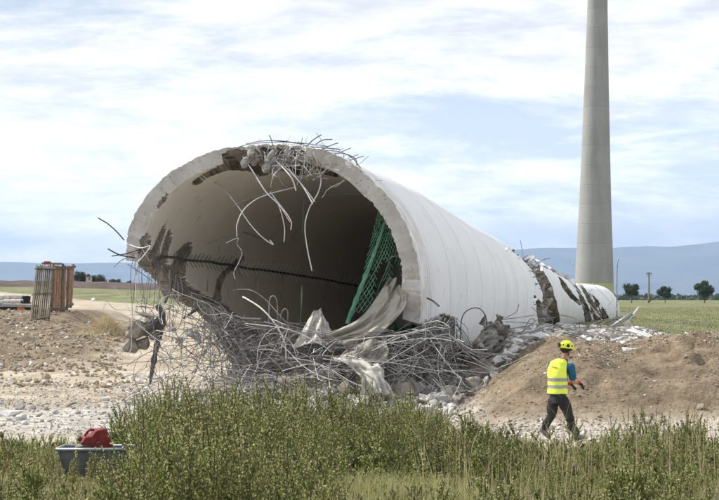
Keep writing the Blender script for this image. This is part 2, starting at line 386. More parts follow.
# mountains beyond the valley
def ridge_mesh(name, D, pts, depth, seed, m):
    px = [p[0] for p in pts]; py = [p[1] for p in pts]
    cols = np.linspace(px[0], px[-1], 260); rows = 40; V = []
    for r in range(rows):
        t = r / (rows - 1)
        for c in cols:
            top = CH + (HY - np.interp(c, px, py)) / F * D
            x = (c - CX) / F * D; y = D - depth * (1 - t)
            prof = t ** 1.25
            rid = fbm(c * 0.018, t * 2.2, seed, 5) - .5
            z = -75 + (top + 75) * prof + rid * 150 * math.sin(math.pi * min(1, t * .98)) * (1 if t < .97 else .2) + (fbm(c * .05, 3.1, seed + 5) - .5) * 14 * t
            V.append((x, y, z))
    nc = len(cols)
    for c in cols:
        V.append(((c - CX) / F * D, D + 1500, -80))
    ii = np.arange((rows + 1) * nc).reshape(rows + 1, nc)
    Fm = np.stack([ii[:-1, :-1], ii[:-1, 1:], ii[1:, 1:], ii[1:, :-1]], -1).reshape(-1, 4)
    obj(name, mesh_from(name, V, Fm, [m], smooth=True), kind='structure')
mm = mat('wooded_mountain', (0.030, 0.045, 0.028), 0.95, (0.0022, 8), col2=(0.12, 0.13, 0.09), coord='Object', stops=(.42, .68))
ridge_mesh('mountain_ridge', 16500, [(-700, 268), (-300, 262), (0, 262), (60, 263), (130, 263), (300, 257), (400, 253), (510, 250), (540, 248), (575, 248), (612, 248), (625, 247), (645, 246), (668, 247), (690, 245), (705, 243), (719, 241.5), (800, 236), (1000, 240), (1400, 255)], 3600, 3, mm)
ridge_mesh('foothill_ridge', 13000, [(-700, 290), (0, 291), (400, 288), (500, 284), (560, 282), (620, 286), (680, 281), (719, 278), (800, 274), (1000, 280), (1400, 288)], 1500, 13, mm)

# air
hz = bpy.data.materials.new('haze_air'); hz.use_nodes = True; hn = hz.node_tree; hn.nodes.clear()
pv = N(hn, 'ShaderNodeVolumePrincipled'); pv.inputs['Color'].default_value = (0.52, 0.70, 1.0, 1); pv.inputs['Density'].default_value = 8.0e-5; pv.inputs['Anisotropy'].default_value = 0.2
ho = N(hn, 'ShaderNodeOutputMaterial'); hn.links.new(pv.outputs[0], ho.inputs['Volume'])
HB = MB().box((0, 8400, 195), (34000, 23600, 560))
if True:
    HB.build('haze', [hz], kind='stuff')

# ================================================================== the fallen tower
YAW = math.radians(11.8)
Uv = np.array([math.cos(YAW), -math.sin(YAW), 0]); Vv = np.array([0, 0, 1.0]); Wv = np.array([math.sin(YAW), math.cos(YAW), 0])
D0 = 48.0; C0 = np.array(P(273, 280, D0)); LEN = 88.0
def near_uv(px, py):
    d = np.array([(px - CX) / F, 1.0, -(py - HY) / F]); o = np.array([0, 0, CH])
    t = np.dot(C0 - o, Wv) / np.dot(d, Wv); q = o + d * t - C0
    return q @ Uv, q @ Vv
out_px = [(126, 252), (127, 234), (133, 216), (149, 192), (167, 174), (188, 161), (209, 152), (235, 146), (270, 143.5), (300, 145.5), (330, 152), (356, 166), (374, 182), (390, 198), (403, 218), (413, 242), (418, 262), (420, 284), (421, 306), (420, 323), (417, 345), (405, 375), (375, 398), (330, 410), (280, 414), (225, 405), (175, 380), (145, 340), (130, 298), (126, 270)]
uvp = smooth_path([Vector((near_uv(*p)[0], near_uv(*p)[1], 0)) for p in out_px + out_px[:1]], 6)
th_o = np.unwrap(np.array([math.atan2(p.y, p.x) for p in uvp])); r_o = np.array([math.hypot(p.x, p.y) for p in uvp])
if th_o[-1] < th_o[0]: th_o = th_o[::-1]; r_o = r_o[::-1]
th_m = np.mod(th_o, 2 * math.pi); k_ = np.argsort(th_m); th_m = th_m[k_]; r_s = r_o[k_]
def near_R(th): return np.interp(np.mod(th, 2 * math.pi), np.r_[th_m[-1] - 2 * math.pi, th_m, th_m[0] + 2 * math.pi], np.r_[r_s[-1], r_s, r_s[0]])
RM0 = 3.28; RM1 = 1.62
def tube_R(s, th):
    w = np.interp(s, [0, 8, 20, 40, 88], [0, .3, .62, .9, 1]); rm = np.interp(s, [0, 6, 15, 30, 50, 66, 72, 88], [RM0, 3.18, 2.95, 2.56, 1.92, 1.47, 1.6, 1.72])
    R = rm * ((1 - w) * near_R(th) / RM0 + w)
    R = R * np.sqrt(np.clip(1 - np.clip((s - (LEN - 1.5)) / 1.55, 0, 1) ** 2, 0.0, 1))
    return R
def tube_C(s):
    s = np.asarray(s, float)
    c = C0 + s[..., None] * Wv
    c[..., 2] = np.interp(s, [0, 10, 20, 40, 60, 70, 88], [C0[2], 3.0, 2.70, 2.32, 1.95, 1.6, 1.4])
    c[..., 0] += np.interp(s, [0, 60, 75, 88], [0, 0, 0.2, -0.1])
    return c
def tube_pt(s, th, R):
    return tube_C(s) + (R * np.cos(th))[..., None] * Uv + (R * np.sin(th))[..., None] * Vv
TH = 0.42
nth = 440
joints = [0.0, 1.35, 1.7] + list(np.arange(5.5, 88, 3.8))
sl = list(np.arange(0, 14, .075)) + list(np.arange(14, 24, .16)) + list(np.arange(24, LEN + .01, .34)) + [LEN]
for j in joints[1:]: sl += [j - .035, j, j + .035]
sl = np.array(sorted(set(np.round(sl, 3)))); keep = [0]
for i in range(1, len(sl)):
    near_j = min(abs(sl[i] - j) for j in joints) < 0.04
    if sl[i] - sl[keep[-1]] > 0.03 or near_j: keep.append(i)
sl = sl[keep]; ns = len(sl)
tl = np.arange(nth) * 2 * math.pi / nth
S, T = np.meshgrid(sl, tl, indexing='ij')
# ragged break edges on the crown of the rim and along the lower left
rag = (0.05 * fbm(tl * 9, tl * 0, 71, 4) + 0.55 * np.clip(fbm(tl * 7, tl * 0 + 4, 73, 4) - .35, 0, 1) * (sstep(52, 62, np.degrees(tl)) * (1 - sstep(106, 112, np.degrees(tl)))))
Sr = S + rag[None, :] * np.clip(1 - S / 1.6, 0, 1)
edge_j = 0.0
Ro = tube_R(Sr, T)
chip_o = np.clip(fbm(T * 45, S * 8, 201, 4) - .45, 0, 1) * np.exp(-(S / .13) ** 2); chip_i = np.clip(fbm(T * 40, S * 8, 207, 4) - .45, 0, 1) * np.exp(-(S / .18) ** 2)
Ro = Ro - .10 * chip_o
Sr = Sr + (S < .01) * .07 * (fbm(T * 14, T * 0, 211, 4) - .5)
gro = np.zeros_like(S)
for j in joints[1:]: gro += 0.03 * (np.abs(S - j) < 0.01)
wav = 0.012 * (fbm(T * 2, S * .5, 9) - .5)
Po = tube_pt(Sr, T, Ro - gro + wav)
thick = np.interp(S, [0, 30, 88], [TH, .34, .24]) * (1 - 0.25 * (np.abs(T - math.radians(100)) < 0.5) * 0)
tdir = np.interp(np.degrees(T), [0, 60, 90, 130, 180, 240, 360], [1.05, .95, .82, .95, 1.12, 1.1, 1.05])
Ri = np.maximum(Ro + .10 * chip_o - thick * tdir + .22 * chip_i, 0.01)
Pi0 = tube_pt(Sr, T, Ri)
pj = proj(Pi0); pjn = pj + 3.0 * np.stack([fbm(T * 15, S * 5, 91, 4) - .5, fbm(T * 15, S * 5, 95, 4) - .5], -1)
nrm = -(np.cos(T)[..., None] * Uv + np.sin(T)[..., None] * Vv)
vdir = Pi0 - np.array([0, 0, CH]); inv = np.einsum('ijk,ijk->ij', nrm, vdir) < 0
spall = [([(192, 182), (215, 168), (238, 157), (262, 150), (310, 150), (350, 176), (338, 178), (318, 172), (300, 176), (282, 170), (262, 177), (248, 170), (228, 170), (210, 176), (198, 186)], 0.24),
         ([(132, 252), (140, 240), (148, 230), (152, 236), (148, 254)], .08), ([(150, 256), (156, 240), (166, 221), (168, 224), (160, 246), (158, 258)], .08),
         ([(160, 262), (164, 244), (170, 228), (173, 232), (168, 250), (168, 264)], .08), ([(172, 268), (178, 252), (190, 240), (194, 246), (186, 262), (186, 276)], .08),
         ([(214, 296), (217, 282), (222, 272), (234, 262), (247, 254), (252, 255), (240, 263), (226, 274), (221, 284), (221, 300)], .06),
         ([(124, 250), (136, 250), (150, 252), (166, 262), (176, 270), (190, 284), (206, 294), (226, 304), (248, 322), (270, 350), (250, 360), (120, 300)], .13),
         ([(155, 208), (160, 200), (172, 190), (170, 195), (160, 206), (157, 212)], .05)]
dep = np.zeros_like(S)
for poly, d in spall: dep = np.maximum(dep, d * (inpoly(pjn, poly) & inv & (S < 26)))
def smooth_mask(m, k=2):
    for _ in range(k):
        a = m.astype(float); s = np.zeros_like(a)
        for di in (-1, 0, 1):
            r = np.roll(a, di, 0) if di == 0 else np.concatenate([a[:1], a[:-1]]) if di == 1 else np.concatenate([a[1:], a[-1:]])
            for dj in (-2, -1, 0, 1, 2): s += np.roll(r, dj, 1)
        m = s > 7
    return m
sp_mask = smooth_mask(dep > 0, 3)
for _ in range(3):
    dm = np.maximum(np.maximum(np.roll(dep, 1, 1), np.roll(dep, -1, 1)), dep); dep = np.where(sp_mask, np.where(dep > 0, dep, dm), 0)
dep = np.where(sp_mask, np.maximum(dep, .04), 0)
Ri2 = Ri + dep * (0.6 + 0.8 * fbm(T * 20, S * 7, 33, 3))
Ri2 = np.minimum(Ri2, Ro - 0.05)
jm = np.clip(dep * 20, 0, 1) * (S > 0.05)
Pi_ = tube_pt(Sr + .07 * (hash2((S * 100).astype(int), (T * 1000).astype(int), 5) - .5) * jm, T + .012 * (hash2((S * 100).astype(int), (T * 1000).astype(int), 9) - .5) * jm, Ri2)
# cell centres, for cutting
def cellc(A): return (A[:-1] + A[1:] + np.roll(A[:-1], -1, 1) + np.roll(A[1:], -1, 1)) / 4
Sc, Tc = (S[:-1] + S[1:]) / 2, T[:-1] + math.pi / nth
co, ci = cellc(Po), cellc(Pi0)
po = proj(co) + (2.2 * np.interp(Sc, [0, 20, 50, 88], [2.2, 1.2, .9, .7]))[..., None] * np.stack([fbm(Tc * 14, Sc * 3.2, 101, 4) - .5, fbm(Tc * 14, Sc * 3.2, 107, 4) - .5], -1)
pi_ = proj(ci) + 9 * np.stack([fbm(Tc * 14, Sc * 5, 111, 4) - .5, fbm(Tc * 14, Sc * 5, 117, 4) - .5], -1)
nc_ = np.cos(Tc)[..., None] * Uv + np.sin(Tc)[..., None] * Vv
out_vis = np.einsum('ijk,ijk->ij', nc_, co - np.array([0, 0, CH])) < 0
in_vis = np.einsum('ijk,ijk->ij', -nc_, ci - np.array([0, 0, CH])) < 0
cut = np.zeros_like(Sc, bool)
right = np.cos(Tc) > -0.2
for poly in ([(400, 326), (421, 324), (427, 330), (434, 320), (440, 314), (447, 316), (455, 318), (457, 342), (465, 346), (476, 347), (478, 500), (380, 500), (380, 330)],
             [(510, 250), (520, 257), (532, 270), (542, 290), (543, 304), (532, 293), (536, 304), (539, 332), (562, 332), (557, 304), (552, 286), (544, 272), (535, 258), (526, 248)],
             [(558, 276), (565, 282), (572, 293), (582, 303), (580, 306), (570, 298), (562, 287)],
             [(572, 280), (577, 286), (584, 298), (591, 312), (592, 328), (586, 328), (583, 308), (578, 294)],
             [(580, 284), (586, 290), (595, 304), (604, 324), (596, 326), (589, 304), (583, 292)],
             [(590, 293), (597, 299), (606, 312), (611, 322), (604, 324), (599, 310)]):
    cut |= inpoly(po, poly) & out_vis & right
cut |= inpoly(pi_, [(90, 255), (126, 257), (140, 259), (152, 262), (160, 270), (168, 277), (176, 283), (182, 294), (200, 301), (214, 308), (226, 322), (238, 340), (246, 365), (250, 420), (90, 420)]) & in_vis & (Sc < 30)
cut |= (np.degrees(Tc) > 188) & (np.degrees(Tc) < 300) & (Sc < 1.3)      # crushed under the mouth
cut = smooth_mask(cut, 2)
keepc = ~cut
ring_id = np.searchsorted(np.array(joints[1:]), Sc[:, 0] )
tower = thing('fallen_wind_turbine_tower', 'toppled hollow concrete wind turbine tower lying on its side with a broken open mouth', 'tower', loc=tuple(C0))
tinv = Matrix.Translation(-Vector(C0))
def child(o, par=tower):
    o.parent = par; return o
Vall = np.concatenate([Po.reshape(-1, 3), Pi_.reshape(-1, 3)]) - C0
NO = ns * nth
gi = np.arange(NO).reshape(ns, nth); gn = np.roll(gi, -1, 1)
spc = sp_mask[:-1] | sp_mask[1:]
mat_out = np.zeros_like(Sc, int)
for j in joints[1:]: mat_out[np.abs(Sc - j) < .034] = 4
mat_in = np.where(spc, 2, 1)
shell_mats = [M_['paint'], M_['inner'], M_['broken'], M_['rim'], M_['joint']]
a, b, c, d = gi[:-1], gn[:-1], gn[1:], gi[1:]
nrings = int(ring_id.max()) + 1
for rI in range(nrings):
    selr = (ring_id == rI)[:, None] & keepc
    if selr.sum() < 10: continue
    fo = np.stack([a, b, c, d], -1)[selr]; fi = np.stack([a, d, c, b], -1)[selr] + NO
    mo = mat_out[selr]; mi_ = mat_in[selr]
    walls = []; wm = []
    # neighbours: is the cell across the edge missing?
    def wall(sel, p, q, mm_):
        if sel.sum() == 0: return
        walls.append(np.stack([p[sel], q[sel], q[sel] + NO, p[sel] + NO], -1)); wm.append(np.full(int(sel.sum()), mm_))
    kp = np.zeros_like(keepc); kp[1:] = keepc[:-1]
    s0 = selr & ~kp; first = np.zeros_like(s0); first[0] = True
    wall(s0 & first, b, a, 3); wall(s0 & ~first, b, a, 2)
    kn = np.zeros_like(keepc); kn[:-1] = keepc[1:]
    wall(selr & ~kn, d, c, 2)
    kt = np.roll(keepc, 1, 1); wall(selr & ~kt, a, d, 2)
    kt = np.roll(keepc, -1, 1); wall(selr & ~kt, c, b, 2)
    Fr = np.concatenate([fo, fi] + walls); mr = np.concatenate([mo, mi_] + wm)
    used, invx = np.unique(Fr, return_inverse=True)
    me = mesh_from('tower_ring', Vall[used], invx.reshape(-1, 4), shell_mats, mr, smooth=False)
    sm = (mr == 0) | (mr == 1)
    me.polygons.foreach_set('use_smooth', sm)
    if rI < 4 or rI > 8: pass
    obj('tower_ring', me, tower)
# ------------------------------------------------------------------ places on the shell
inv_pts = np.where(inv[..., None], pj, 1e6).reshape(-1, 2)
Pin_flat = Pi0.reshape(-1, 3); Nin_flat = nrm.reshape(-1, 3)
def pin(px, py, off=0.0):
    k = int(np.argmin(((inv_pts - (px, py)) ** 2).sum(1))); return Vector(Pin_flat[k]) + Vector(Nin_flat[k]) * off, Vector(Nin_flat[k])
vis_out = np.einsum('ijk,ijk->ij', -nrm, Po - np.array([0, 0, CH])) < 0
out_pts = np.where(vis_out[..., None], proj(Po), 1e6).reshape(-1, 2)
Pout_flat = Po.reshape(-1, 3)
def pout(px, py, off=0.0):
    k = int(np.argmin(((out_pts - (px, py)) ** 2).sum(1))); return Vector(Pout_flat[k]) - Vector(Nin_flat[k]) * off, -Vector(Nin_flat[k])
Cv = Vector(C0)
def tsub(p): return Vector(p) - Cv           # tower-local

# ------------------------------------------------------------------ tubes in bulk
def tubes_np(pos, r, sides=4):
    K, n, _ = pos.shape
    t = np.empty_like(pos); t[:, 1:-1] = pos[:, 2:] - pos[:, :-2]; t[:, 0] = pos[:, 1] - pos[:, 0]; t[:, -1] = pos[:, -1] - pos[:, -2]
    t /= np.linalg.norm(t, axis=2, keepdims=True) + 1e-9
    up = np.array([0.31, 0.22, 0.92])
    a = np.cross(t, up); a /= np.linalg.norm(a, axis=2, keepdims=True) + 1e-9; b = np.cross(t, a)
    r = np.broadcast_to(np.asarray(r, float).reshape(-1, 1, 1), (K, 1, 1))
    V = np.stack([pos + r * (a * math.cos(2 * math.pi * k / sides) + b * math.sin(2 * math.pi * k / sides)) for k in range(sides)], 2)
    base = (np.arange(K)[:, None, None] * n + np.arange(n - 1)[None, :, None]) * sides + np.arange(sides)[None, None, :]
    b2 = (np.arange(K)[:, None, None] * n + np.arange(n - 1)[None, :, None]) * sides + ((np.arange(sides) + 1) % sides)[None, None, :]
    Fq = np.stack([base, b2, b2 + sides, base + sides], -1).reshape(-1, 4)
    return V.reshape(-1, 3), Fq
def wander(start, dirv, length, n=12, bend=0.35, droop=0.0, r=rng, coil=0.0):
    """random bent bars: start[K,3], dir[K,3], length[K]"""
    K = len(start); pos = np.zeros((K, n, 3)); pos[:, 0] = start; d = dirv / (np.linalg.norm(dirv, axis=1, keepdims=True) + 1e-9)
    ax = r.normal(size=(K, 3)); ax /= np.linalg.norm(ax, axis=1, keepdims=True)
    curl = r.normal(size=(K, 1)) * bend + coil
    for i in range(1, n):
        d = d + np.cross(ax, d) * curl + r.normal(size=(K, 3)) * bend * 0.25; d = d + r.normal(size=(K, 3)) * .75 * (r.random((K, 1)) < .09); d[:, 2] -= droop
        d /= np.linalg.norm(d, axis=1, keepdims=True); pos[:, i] = pos[:, i - 1] + d * (length[:, None] / (n - 1))
        if i == n // 2: ax = ax + r.normal(size=(K, 3)) * .6; ax /= np.linalg.norm(ax, axis=1, keepdims=True)
    return pos
def above(pos, lift=0.04):
    g = ground(pos[..., 0], pos[..., 1]) + lift; pos[..., 2] = np.where(pos[..., 2] < g, g + (np.sin(pos[..., 0] * 9) + 1) * .05, pos[..., 2]); return pos
def envelope(pos, ex, ey):
    """bars pile up no higher than the heap does"""
    px = CX + F * pos[..., 0] / pos[..., 1]; zc = CH - (np.interp(px, ex, ey) - HY) / F * pos[..., 1] + .25 * (np.random.default_rng(3).random(pos.shape[:1])[:, None] ** 3)
    pos[..., 2] = np.where(pos[..., 2] > zc, zc + .12 * (pos[..., 2] - zc), pos[..., 2]); return pos
def merge_np(lst):
    V = []; Fq = []; b = 0
    for v, f in lst: V.append(v); Fq.append(f + b); b += len(v)
    return np.concatenate(V), np.concatenate(Fq)

# ------------------------------------------------------------------ rebar of the tower: singled-out bars as parts
def bar(pts, r=0.014, m='rebar', smooth=6, name='rebar', par=tower, n=5):
    q = smooth_path(pts, smooth) if smooth else [Vector(p) for p in pts]
    return MB().tube([tsub(p) for p in q], r * .78, n).build(name, [M_[m]], par, smooth=True)
B = [  # (pixels with depth), radius, material
 ([(98, 218, 47.6), (108, 224, 47.7), (117, 232, 47.9), (124, 240, 48.3)], .020, 'rebar_dark'),
 ([(108, 249, 47.4), (120, 255, 47.8), (136, 258, 48.5)], .022, 'rebar_dark'),
 ([(112, 256, 47.6), (124, 254, 48.0), (138, 250, 48.5)], .018, 'rebar_dark'),
 ([(114, 267, 47.6), (122, 260, 48.0), (134, 255, 48.5)], .015, 'rebar'),
 ([(125, 243, 48.3), (140, 248, 47.7), (150, 246, 47.6), (146, 253, 47.5), (138, 262, 47.7)], .017, 'rebar_white'),
 ([(204, 179, 51), (215, 183, 50.2), (222, 187, 49.6), (237, 205, 48.8), (250, 224, 48.4), (262, 237, 48.2), (273, 244.5, 48), (270, 240, 48)], .019, 'rebar_white'),
 ([(243, 157, 48.3), (252, 170, 48), (266, 192, 47.8), (280, 206, 47.8), (290, 222, 47.8)], .021, 'rebar_white'),
 ([(296, 187, 48.4), (284, 190, 48.2), (269, 194, 48.1), (255, 200, 48.0), (243, 211, 48), (237, 225, 48), (237, 237, 48)], .019, 'rebar_white'),
 ([(300, 184, 49), (272, 191, 48.6), (245, 200, 48.6), (226, 211, 49)], .014, 'rebar'),
 ([(270, 192, 48), (276, 200, 48), (281, 212, 48), (284.5, 228, 48), (284, 242, 48)], .018, 'rebar_white'),
 ([(276, 200, 48), (284, 210, 47.8), (291, 221, 47.7), (291, 230, 47.7)], .018, 'rebar_white'),
 ([(318, 169, 48.2), (321, 180, 48), (318, 193, 48), (309, 209, 48), (305, 226, 48), (307, 247, 48), (312, 271, 48)], .022, 'rebar_white'),
 ([(290, 172, 48), (298, 180, 47.7), (306, 190, 47.5), (315, 202, 47.4)], .020, 'rebar_white'),
 ([(284, 166, 48), (294, 175, 47.7), (305, 190, 47.5), (313, 204, 47.3)], .018, 'rebar_white'),
 ([(275, 160, 48), (287, 172, 47.5), (293, 181, 47.4), (296, 191, 47.4)], .020, 'rebar_white'),
 ([(298, 176, 48), (310, 177, 47.8), (328, 179, 47.6)], .014, 'rebar'),
 ([(226, 243, 50), (238, 238, 50), (237, 244, 50), (242, 252, 49.6), (239, 262, 49.4), (234, 272, 49.3), (235, 279, 49.3)], .018, 'rebar_white'),
 ([(207, 244, 52), (226, 237, 51), (238, 238, 50)], .010, 'rebar'),
 ([(269, 135, 48), (271, 139, 48), (273, 146, 48), (276, 154, 48)], .016, 'rebar'),
 ([(246, 144, 48.4), (262, 141, 48), (280, 141, 47.8), (304, 144, 48.2)], .017, 'rebar'),
 ([(306, 147, 48.4), (313, 140, 48), (321, 135, 47.6)], .018, 'rebar_dark'),
 ([(316, 144, 48.4), (323, 140, 48), (332, 139.5, 47.7)], .018, 'rebar_dark'),
 ([(312, 147, 48.4), (325, 148, 47.9), (340, 149.5, 47.6)], .018, 'rebar_dark'),
 ([(318, 151, 48.4), (332, 145, 47.9), (338, 143, 47.7)], .015, 'rebar_dark'),
 ([(339, 153, 48.4), (349, 155, 48), (356, 160, 47.9), (356.5, 168, 47.9)], .017, 'rebar'),
 ([(322, 150, 48.4), (340, 152, 48), (352, 158, 47.8), (362, 170, 48)], .014, 'rebar_dark'),
 ([(228, 152, 48.4), (248, 144.5, 48.1), (286, 142, 47.9), (326, 146, 48)], .013, 'rebar'),
 ([(243, 297, 47.6), (247, 299, 47.4), (262, 309, 47), (276, 325, 46.8), (285, 344, 46.8), (286.5, 364, 47)], .026, 'rebar_white'),
 ([(269, 330, 47.5), (269.5, 302, 47.5), (273, 296, 47.5), (277, 302, 47.5), (278, 328, 47.5)], .020, 'rebar'),
 ([(279, 333, 47.3), (281, 315, 47.3), (285, 309, 47.3), (288, 314, 47.3), (286, 334, 47.3)], .020, 'rebar'),
 ([(232, 290, 48), (250, 290, 47.6), (266, 300, 47.2), (282, 318, 47), (296, 330, 47)], .014, 'rebar'),
 ([(302, 285, 51), (301.5, 310, 51)], .030, 'rebar'),
 ([(258, 274, 54), (258, 306, 54)], .016, 'rebar'), ([(281, 282, 56), (281, 300, 56)], .016, 'rebar'), ([(235, 262, 52), (234, 300, 51)], .012, 'rebar'),
 ([(208, 268, 50), (207, 292, 50)], .016, 'rebar'),
 ([(184, 318, 47.8), (196, 310, 48.4), (209, 302, 49)], .045, 'rebar_dark'),
 ([(173, 276, 49), (171, 288, 48.5), (165, 303, 48)], .040, 'rebar_dark'),
 ([(243, 232, 52), (255, 236, 52), (273, 243, 51.5)], .022, 'rebar_dark'),
 ([(460, 345, 47.3), (462, 318, 47.0), (470, 309, 47), (480, 309, 47.4), (486, 318, 48), (486, 332, 48.4), (480, 338, 48)], .017, 'rebar_dark'),
 ([(505, 318, 52), (516, 312, 51.6), (519, 304, 51.4)], .012, 'rebar'), ([(496, 320, 51), (515, 318, 51.5), (535, 315, 53)], .014, 'rebar'),
 ([(386, 262, 48.3), (392, 257, 48), (399, 256, 48.2)], .016, 'rebar'),
 ([(427, 298, 46.9), (433, 301, 46.8), (439, 306, 46.6)], .03, 'rebar_dark'),
]
for pts, r, m in B: bar([P(*p) for p in pts], r * 1.0, m)
# hanging vertical bars at the torn left edge
for k in range(16):
    x0 = 134 + 3.4 * k + random.uniform(-2, 2); y0 = 258 + max(0, (x0 - 150)) * .62; D = 48.2 + random.uniform(-.4, .6)
    y1 = min(y0 + random.uniform(30, 78), 372)
    bar([P(x0, y0, D), P(x0 + random.uniform(-3, 3), y0 + 18, D), P(x0 + random.uniform(-7, 5), y1, D - .3), P(x0 + random.uniform(-10, 8), y1 + 6, D - .3)], .009, 'rebar' if k % 3 else 'rebar_dark')
# stubs along the torn lower left edge
for k in range(34):
    t = random.random(); px = 128 + t * 112; py = np.interp(px, [126, 152, 174, 200, 222, 240], [256, 262, 282, 300, 318, 342])
    p, n_ = pin(px, py - 4); L = random.uniform(.4, 1.2); d = Vector((random.uniform(-.4, .5), random.uniform(-.9, 0), random.uniform(-1, .1))).normalized()
    q = p + d * L * .5 + Vector((random.uniform(-.1, .1), 0, random.uniform(-.1, .1))); e = p + d * L + Vector((0, 0, -random.uniform(0, .4)))
    bar([p, q, e], random.uniform(.007, .012), random.choice(['rebar', 'rebar', 'rebar_white', 'rebar_dark']), smooth=4, n=4)
# crown of short bars on the broken top of the rim
for k in range(60):
    a = math.radians(random.gauss(74, 11)); s = random.uniform(0, 1.2)
    sA = np.array([s]); aA = np.array([a]); p = Vector(tube_pt(sA, aA, tube_R(sA, aA) - random.uniform(-.02, .25))[0])
    d = Vector((random.gauss(.5, .6), random.uniform(-1, .2), random.gauss(.05, .22))).normalized(); L = random.uniform(.15, .6)
    bar([p, p + d * L * .5, p + d * L + Vector((random.gauss(0, .12), 0, random.gauss(-.06, .12)))], random.uniform(.008, .014), random.choice(['rebar_dark', 'rebar', 'rebar', 'rebar_white']), smooth=4, n=4)
# bars hanging off the broken right edge
for k in range(80):
    px = random.uniform(423, 458); p = P(px, random.uniform(316, 326), 47.6 + random.uniform(-.3, 1.2))
    d = Vector((random.gauss(-.25, .35), random.uniform(-.6, .2), -1)).normalized(); L = random.uniform(.7, 2.1)
    m1 = p + d * L * .4 + Vector((random.gauss(0, .12), random.gauss(0, .1), .05)); m2 = p + d * L * .8 + Vector((random.gauss(0, .25), random.gauss(0, .1), 0)); e = p + d * L + Vector((random.gauss(-.1, .3), -.1, random.gauss(0, .15)))
    bar([p, m1, m2, e], random.uniform(.009, .014), random.choice(['rebar_white', 'rebar', 'rebar']), smooth=4, n=4)
# fans of long bars from the right edge across the rubble
for k in range(34):
    p = P(random.uniform(415, 455), random.uniform(325, 352), random.uniform(46.6, 48.4))
    e = P(random.uniform(345, 420) if k % 3 else random.uniform(425, 448), random.uniform(340, 392), random.uniform(46.0, 47.6))
    e.z = max(e.z, gz(e.x, e.y) + .1); mid = (p + e) / 2 + Vector((random.gauss(0, .3), random.gauss(-.1, .2), random.uniform(-.1, .22)))
    bar([p, mid, e], random.uniform(.009, .015), random.choice(['rebar_white', 'rebar', 'rebar', 'rebar']), smooth=6, n=4)

# the great mass of bars in the mouth, too many to tell apart
def region(K, pxr, pyr, Dr):
    px = rng.uniform(*pxr, K); py = rng.uniform(*pyr, K); D = rng.uniform(*Dr, K)
    p = np.stack([(px - CX) / F * D, D, CH - (py - HY) / F * D], -1); return p
sets = []
ENV = ([100, 130, 180, 215, 240, 300, 345, 400, 440, 470, 500, 660], [262, 264, 296, 308, 328, 334, 342, 336, 328, 354, 356, 338])
def tangle(K, pxr, pyr, Dr, dmean, dsd, L, bend, droop=0.0, n=12, r=(.0055, .010), lift=.05, env=ENV):
    st = region(K, pxr, pyr, Dr); d = rng.normal(size=(K, 3)) * dsd + np.array(dmean)
    pos = above(envelope(wander(st, d, rng.uniform(*L, K), n, bend, droop), *env), lift); sets.append(tubes_np(pos, rng.uniform(*r, K)))
tangle(200, (235, 400), (345, 378), (46, 49), (.6, -.1, .25), (.9, .5, .32), (1.0, 3.6), .16, .03)
tangle(140, (250, 410), (338, 365), (46.5, 50), (.9, -.1, .12), (.6, .4, .22), (1.2, 3.6), .10, .03)
tangle(110, (205, 290), (310, 370), (46.5, 49), (-.1, -.1, -.3), (.8, .4, .6), (.8, 2.2), .30, .02, 14)
tangle(110, (205, 245), (300, 325), (47.6, 48.8), (.7, -.3, -1.2), (.35, .2, .3), (1.0, 2.6), .16, 0, 14)
tangle(120, (140, 240), (295, 385), (46.4, 49), (0, 0, -.5), (.7, .5, .8), (.5, 1.8), .24, .03, 12, (.005, .009))
tangle(90, (380, 450), (335, 372), (46, 48), (-.2, -.2, -.9), (.9, .3, .7), (.9, 2.4), .14, .03)
tangle(80, (400, 455), (350, 378), (46.4, 48.5), (.1, 0, -.6), (.8, .4, .6), (.6, 1.8), .20, .02)
tangle(50, (200, 330), (365, 392), (44.6, 46.5), (1, 0, .1), (1, .4, .15), (.8, 2.6), .12, .06)
for j, (v, f) in enumerate([merge_np(sets)]):
    o = obj('rebar_tangle', mesh_from('rebar_tangle', v - C0, f, [M_['rebar']], smooth=True), tower, kind='stuff')
sets = []
tangle(60, (235, 400), (345, 385), (45.6, 48), (.6, -.1, .1), (.9, .4, .3), (1.0, 3.2), .16, .03)
tangle(36, (140, 240), (300, 390), (46, 48), (0, 0, -.3), (.8, .4, .8), (.6, 1.6), .22, .03, 12, (.005, .009))
tangle(40, (385, 460), (338, 372), (46, 47.6), (-.3, -.2, -.5), (.9, .3, .6), (.9, 2.4), .12, .03)
v, f = merge_np(sets); obj('pale_rebar_tangle', mesh_from('pale_rebar_tangle', v - C0, f, [M_['rebar_white']], smooth=True), tower, kind='stuff')

sets = []
for _k in range(1):
    K = 110; a_ = np.radians(rng.normal(80, 9, K)); s_ = rng.uniform(-.05, .5, K); st = tube_pt(s_, a_, tube_R(np.maximum(s_, 0), a_) - rng.uniform(.05, .5, K)); pos = wander(st, rng.normal(size=(K, 3)) * .6 + np.array([.15, -.5, -.35]), rng.uniform(.2, .8, K), 8, .3, .05); sets.append(tubes_np(pos, rng.uniform(.005, .009, K)))
v, f = merge_np(sets); obj('crown_wire_tangle', mesh_from('crown_wire_tangle', v - C0, f, [M_['rebar_white']], smooth=True), tower, kind='stuff')
